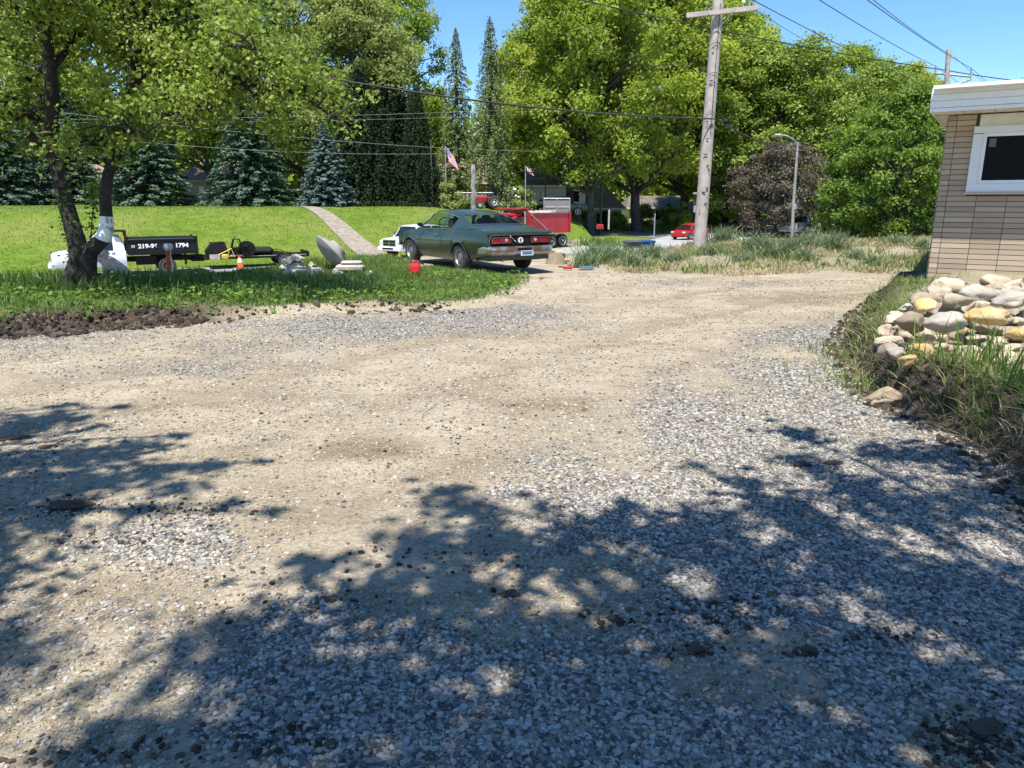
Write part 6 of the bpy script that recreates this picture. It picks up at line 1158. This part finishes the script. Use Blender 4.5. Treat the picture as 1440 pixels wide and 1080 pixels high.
# flags
def flag(label, u, vtop, vbase, Y, w_px, h_px, angled=False):
    zg = h1(XU(u, Y), Y); top = W(u, vtop, Y); t = thing('flagpole', label, 'flag', (top.x, Y, zg)); hz = top.z-zg; k = Y/F
    MB().tube([(0, 0, -.3), (0, 0, hz+.05)], .045, 8).build('pole_shaft', M['galv'], t); Wd, Hd = w_px*k, h_px*k; n = 14; m = 13
    def P(i, j): s, q = i/n, j/m; return (.05+Wd*s*(.75+.25*q)+.35*Wd*q*(1-s)*.0+.28*Wd*q, .06*math.sin(s*7+q*3)*(s+.2), hz-Hd*.62*q-Hd*.38*s)
    def cells(cond): 
        b = MB()
        for i in range(n):
            for j in range(m):
                if cond(i, j): b.add([P(i, j), P(i+1, j), P(i+1, j+1), P(i, j+1)], [(0, 1, 2, 3)])
        return b
    canton = lambda i, j: i < 6 and j < 7
    f = cells(lambda i, j: not canton(i, j) and j % 2 == 0).build('flag_cloth', mat('flag_red', (.55, .03, .06), .7), t); cells(lambda i, j: not canton(i, j) and j % 2).build('white_stripes', mat('flag_white', (.75, .72, .74), .7), f); cells(canton).build('canton', mat('flag_blue', (.05, .07, .25), .7), f)
    b = MB()
    for a in range(4):
        for c in range(4): p = P(.8+a*1.4, .9+c*1.6) if False else P(int(.8+a*1.4), int(.9+c*1.6)); b.box((p[0]+.05, p[1]-.012, p[2]-.06), (.05, .006, .05))
    b.build('stars', mat('star_white', (.75, .75, .78), .7), f); return t
flag('American flag drooping from a thin pole before the tall conifers', 626, 206, 287, 66, 14, 32); flag('small American flag above the dark metal frame', 739, 234, 288, 68, 9, 13)
# dark metal frame
Yf = 62; a_, b2 = W(707, 241, Yf), W(767, 244, Yf); zg = h1(a_.x, Yf); t = thing('metal_frame', 'dark rectangular metal gate frame with short hanging bars', 'frame', (a_.x, Yf, zg)); L_ = b2.x-a_.x; hz = a_.z-zg
mb = MB(); mb.tube([(0, 0, -.3), (0, 0, hz)], .05, 6); mb.tube([(L_, 0, -1.3), (L_, 0, hz-.1)], .06, 6); mb.tube([(L_*.66, 0, -1.1), (L_*.66, 0, hz-.1)], .03, 6); mb.build('upright', M['flatblack'], t); MB().tube([(0, 0, hz), (L_, 0, hz-.1)], .05, 6).tube([(L_*.6, 0, hz-.55), (L_, 0, hz-.6)], .025, 6).build('top_rail', M['flatblack'], t); mb = MB()
for k in range(7): mb.tube([(L_*(.62+.06*k), 0, hz-.08), (L_*(.62+.06*k), 0, hz-.5)], .02, 5)
mb.build('hanging_bars', M['flatblack'], t)
# grey mesh panel
Yg = 61; a_, b2 = W(765, 279, Yg), W(801, 303, Yg); t = thing('mesh_gate', 'grey framed double mesh panel standing behind the red dump truck', 'gate', (a_.x, Yg, b2.z)); L_, hz = b2.x-a_.x, a_.z-b2.z; mb = MB()
for x_ in (0, L_/2, L_): mb.tube([(x_, 0, h1(a_.x+x_, Yg)-b2.z-.2), (x_, 0, hz)], .05, 6)
for z_ in (0, hz/2, hz): mb.tube([(0, 0, z_), (L_, 0, z_)], .035 if z_ in (0, hz) else .015, 6)
mb.build('gate_frame', M['galv'], t); MB().box((L_/2, .05, hz/2), (L_, .02, hz)).build('mesh_panel', mat('grey_mesh', (.17, .165, .155), .8, c2=(.23, .22, .20), scale=8), t)
# log, mailbox
Yl = solveY(833, 319, .15, 58, 95); a_, b2 = W(817, 317, Yl), W(848, 320, Yl-.5); tg = thing('fallen_log', 'pale barkless log lying beside the driveway', 'log', ((a_+b2)/2)); MB().tube([a_-(a_+b2)/2, (b2-a_)*.0, b2-(a_+b2)/2], [.17, .19, .15], 12, jit=.06).build('log', mat('bare_log', (.42, .33, .22), .85, c2=(.3, .23, .16), scale=2), tg, smooth=True)
Ym = 60.5; bq = W(853, 326, Ym); zg = h1(bq.x, Ym); t = thing('mailbox', 'black mailbox with a red newspaper box beside it on a post', 'mailbox', (bq.x, Ym, zg)); hz = W(853, 318, Ym).z-zg; k = .9
MB().box((0, 0, hz/2-.1), (.12, .12, hz)).build('post', M['wood'], t); MB().prism([(-.42, 0), (-.42, .28), (-.3, .42), (.3, .42), (.42, .28), (.42, 0)], -.2, .2).build('mail_box', M['black'], t); t.children[-1].location = (.15, 0, hz-.15); MB().box((-.55, 0, hz-.05), (.55, .4, .38), bev=.04).build('paper_box', M['red'], t)
# ---------------------------------------------------------------- houses behind the trees
M['roofbrown'] = mat('brown_shingles', (.20, .135, .105), .9, c2=(.27, .2, .16), scale=2, bump=.5, bscale=20); M['rooftan'] = mat('tan_shingles', (.30, .22, .15), .9, c2=(.38, .29, .2), scale=2, bump=.5, bscale=20); M['roofdark'] = mat('dark_shingles', (.10, .085, .07), .9, c2=(.17, .15, .12), scale=2)
M['siding'] = mat('cream_siding', (.62, .58, .44), .7, c2=(.55, .51, .39), scale=2); M['brickred'] = mat('brown_brick', (.30, .19, .13), .9, c2=(.22, .14, .10), scale=6, bump=.4, bscale=20)
def ranch(label, x0, x1, Y, dep, eave, ridge, wallm, roofm, wins, gable_end=None, hip=.0):
    zg = h1((x0+x1)/2, Y)-.2; t = thing('ranch_house', label, 'house', (x0, Y, zg)); L_ = x1-x0; o = .5
    MB().box((L_/2, dep/2, eave/2), (L_, dep, eave)).build('wall', wallm, t)
    b = MB(); A = [(-o, -o, eave), (L_+o, -o, eave), (L_+o, dep+o, eave), (-o, dep+o, eave), (-o+hip, dep/2, ridge), (L_+o-hip, dep/2, ridge)]; b.add(A, [(0, 1, 5, 4), (2, 3, 4, 5), (1, 2, 5), (3, 0, 4), (0, 3, 2, 1)]); r_ = b.build('roof', roofm, t)
    MB().box((L_/2, -o-.03, eave-.05), (L_+2*o, .06, .2)).build('gutter', M['trim'], r_)
    for wx_, ww, wz, wh in wins:
        f = MB().box((wx_, -.03, wz), (ww+.16, .08, wh+.16)).build('window' if wz > 1.2 else 'door', M['trim'], t); MB().box((wx_, -.075, wz), (ww, .02, wh)).build('pane', M['glass_dark'], f)
    return t
ranch('low house with brownish-pink roof glimpsed between two large blue spruces', XU(255, 88), XU(345, 88), 88, 9, 2.7, 5.6, M['siding'], M['roofbrown'], [(3, 1.2, 1.5, 1.1)], hip=2.5)
ranch('brick house with a pale roof glimpsed low behind the forked tree', XU(-10, 92), XU(190, 92), 92, 9, 2.6, 4.8, M['brickred'], M['roofbrown'], [(5, 1.4, 1.5, 1.1), (10, 1.4, 1.5, 1.1)], hip=2)
ranch('tan-roofed brick ranch house behind the American flag', XU(560, 92), XU(716, 92), 92, 10, 2.7, 5.9, M['brickred'], M['rooftan'], [(2, 1.4, 1.6, 1.1), (5.5, 1.8, 1.6, 1.2), (9, 1, 1.1, 2)], hip=3)
ranch('cream house with a dark shingle roof behind the flatbed truck', XU(741, 82), XU(830, 82), 82, 9, 2.6, 4.6, M['siding'], M['roofdark'], [(1.5, .5, 1.5, 1.0), (5, 1.2, 1.5, 1.1)], hip=.8)
ranch('small house with a tan roof and dark porch right of the green post', XU(826, 88), XU(874, 88), 88, 8, 2.4, 4.8, M['siding'], M['rooftan'], [(1.6, 1.6, 1.2, 2), (3.2, 1, 1.2, 1.6)], hip=2)
ranch('long low cream house half hidden by trunks left of the near pole', XU(885, 104), XU(975, 104), 104, 8, 2.5, 4.1, M['siding'], M['roofdark'], [(4.2, 1.2, 1.5, 1.2), (7, .8, 1.6, 1.4)], hip=1)
ranch('small pale-roofed brick house right of the near pole', XU(990, 106), XU(1062, 106), 106, 8, 2.5, 4.0, M['brickred'], mat('pale_roof', (.36, .35, .32), .8), [(2, 1, 1.5, 1.1), (5, 1.2, 1.5, 1.1)], hip=1)
# chain-link fence
t = thing('chain_link_fence', 'low chain-link fence in front of the tan-roofed brick house', 'fence', (XU(570, 74), 74, h1(XU(570, 74), 74))); L_ = XU(700, 74)-XU(570, 74); mb = MB()
for k in range(7): mb.tube([(L_*k/6, 0, -.3), (L_*k/6, 0, 1.25)], .04, 6)
mb.build('fence_posts', M['galv'], t); mb = MB(); mb.tube([(0, 0, 1.22), (L_, 0, 1.22)], .03, 5)
for k in range(90): mb.tube([(L_*k/90, 0, 0), (L_*min(90, k+4)/90, .0, 1.2)], .006, 3); mb.tube([(L_*min(90, k+4)/90, .01, 0), (L_*k/90, .01, 1.2)], .006, 3)
mb.build('wire_mesh', M['galv'], t)

# ================================================================ LIGHT
w = bpy.data.worlds.new('World'); SC.world = w; w.use_nodes = True; N = w.node_tree.nodes; L = w.node_tree.links
sky = N.new('ShaderNodeTexSky'); sky.sky_type = 'NISHITA'; sky.sun_disc = False; sky.sun_elevation = SUN_EL; sky.sun_rotation = math.pi-SUN_AZ
sky.air_density = 1.0; sky.dust_density = 0; sky.ozone_density = 5.5; sky.altitude = 1500
hs = N.new('ShaderNodeHueSaturation'); hs.inputs['Saturation'].default_value = 1.12; L.new(sky.outputs[0], hs.inputs['Color']); L.new(hs.outputs[0], N['Background'].inputs['Color']); N['Background'].inputs['Strength'].default_value = .12
sl = bpy.data.lights.new('sun', 'SUN'); sl.energy = 4.4; sl.angle = R(.55); sl.color = (1, .955, .88); so = bpy.data.objects.new('sun', sl); COL.objects.link(so); so.rotation_euler = SD.to_track_quat('Z', 'Y').to_euler(); so.location = (0, -20, 40)
vs = SC.view_settings; vs.view_transform = 'Standard'; vs.look = 'None'; vs.exposure = .95; vs.gamma = 1
SC.render.resolution_x = 1024; SC.render.resolution_y = 768
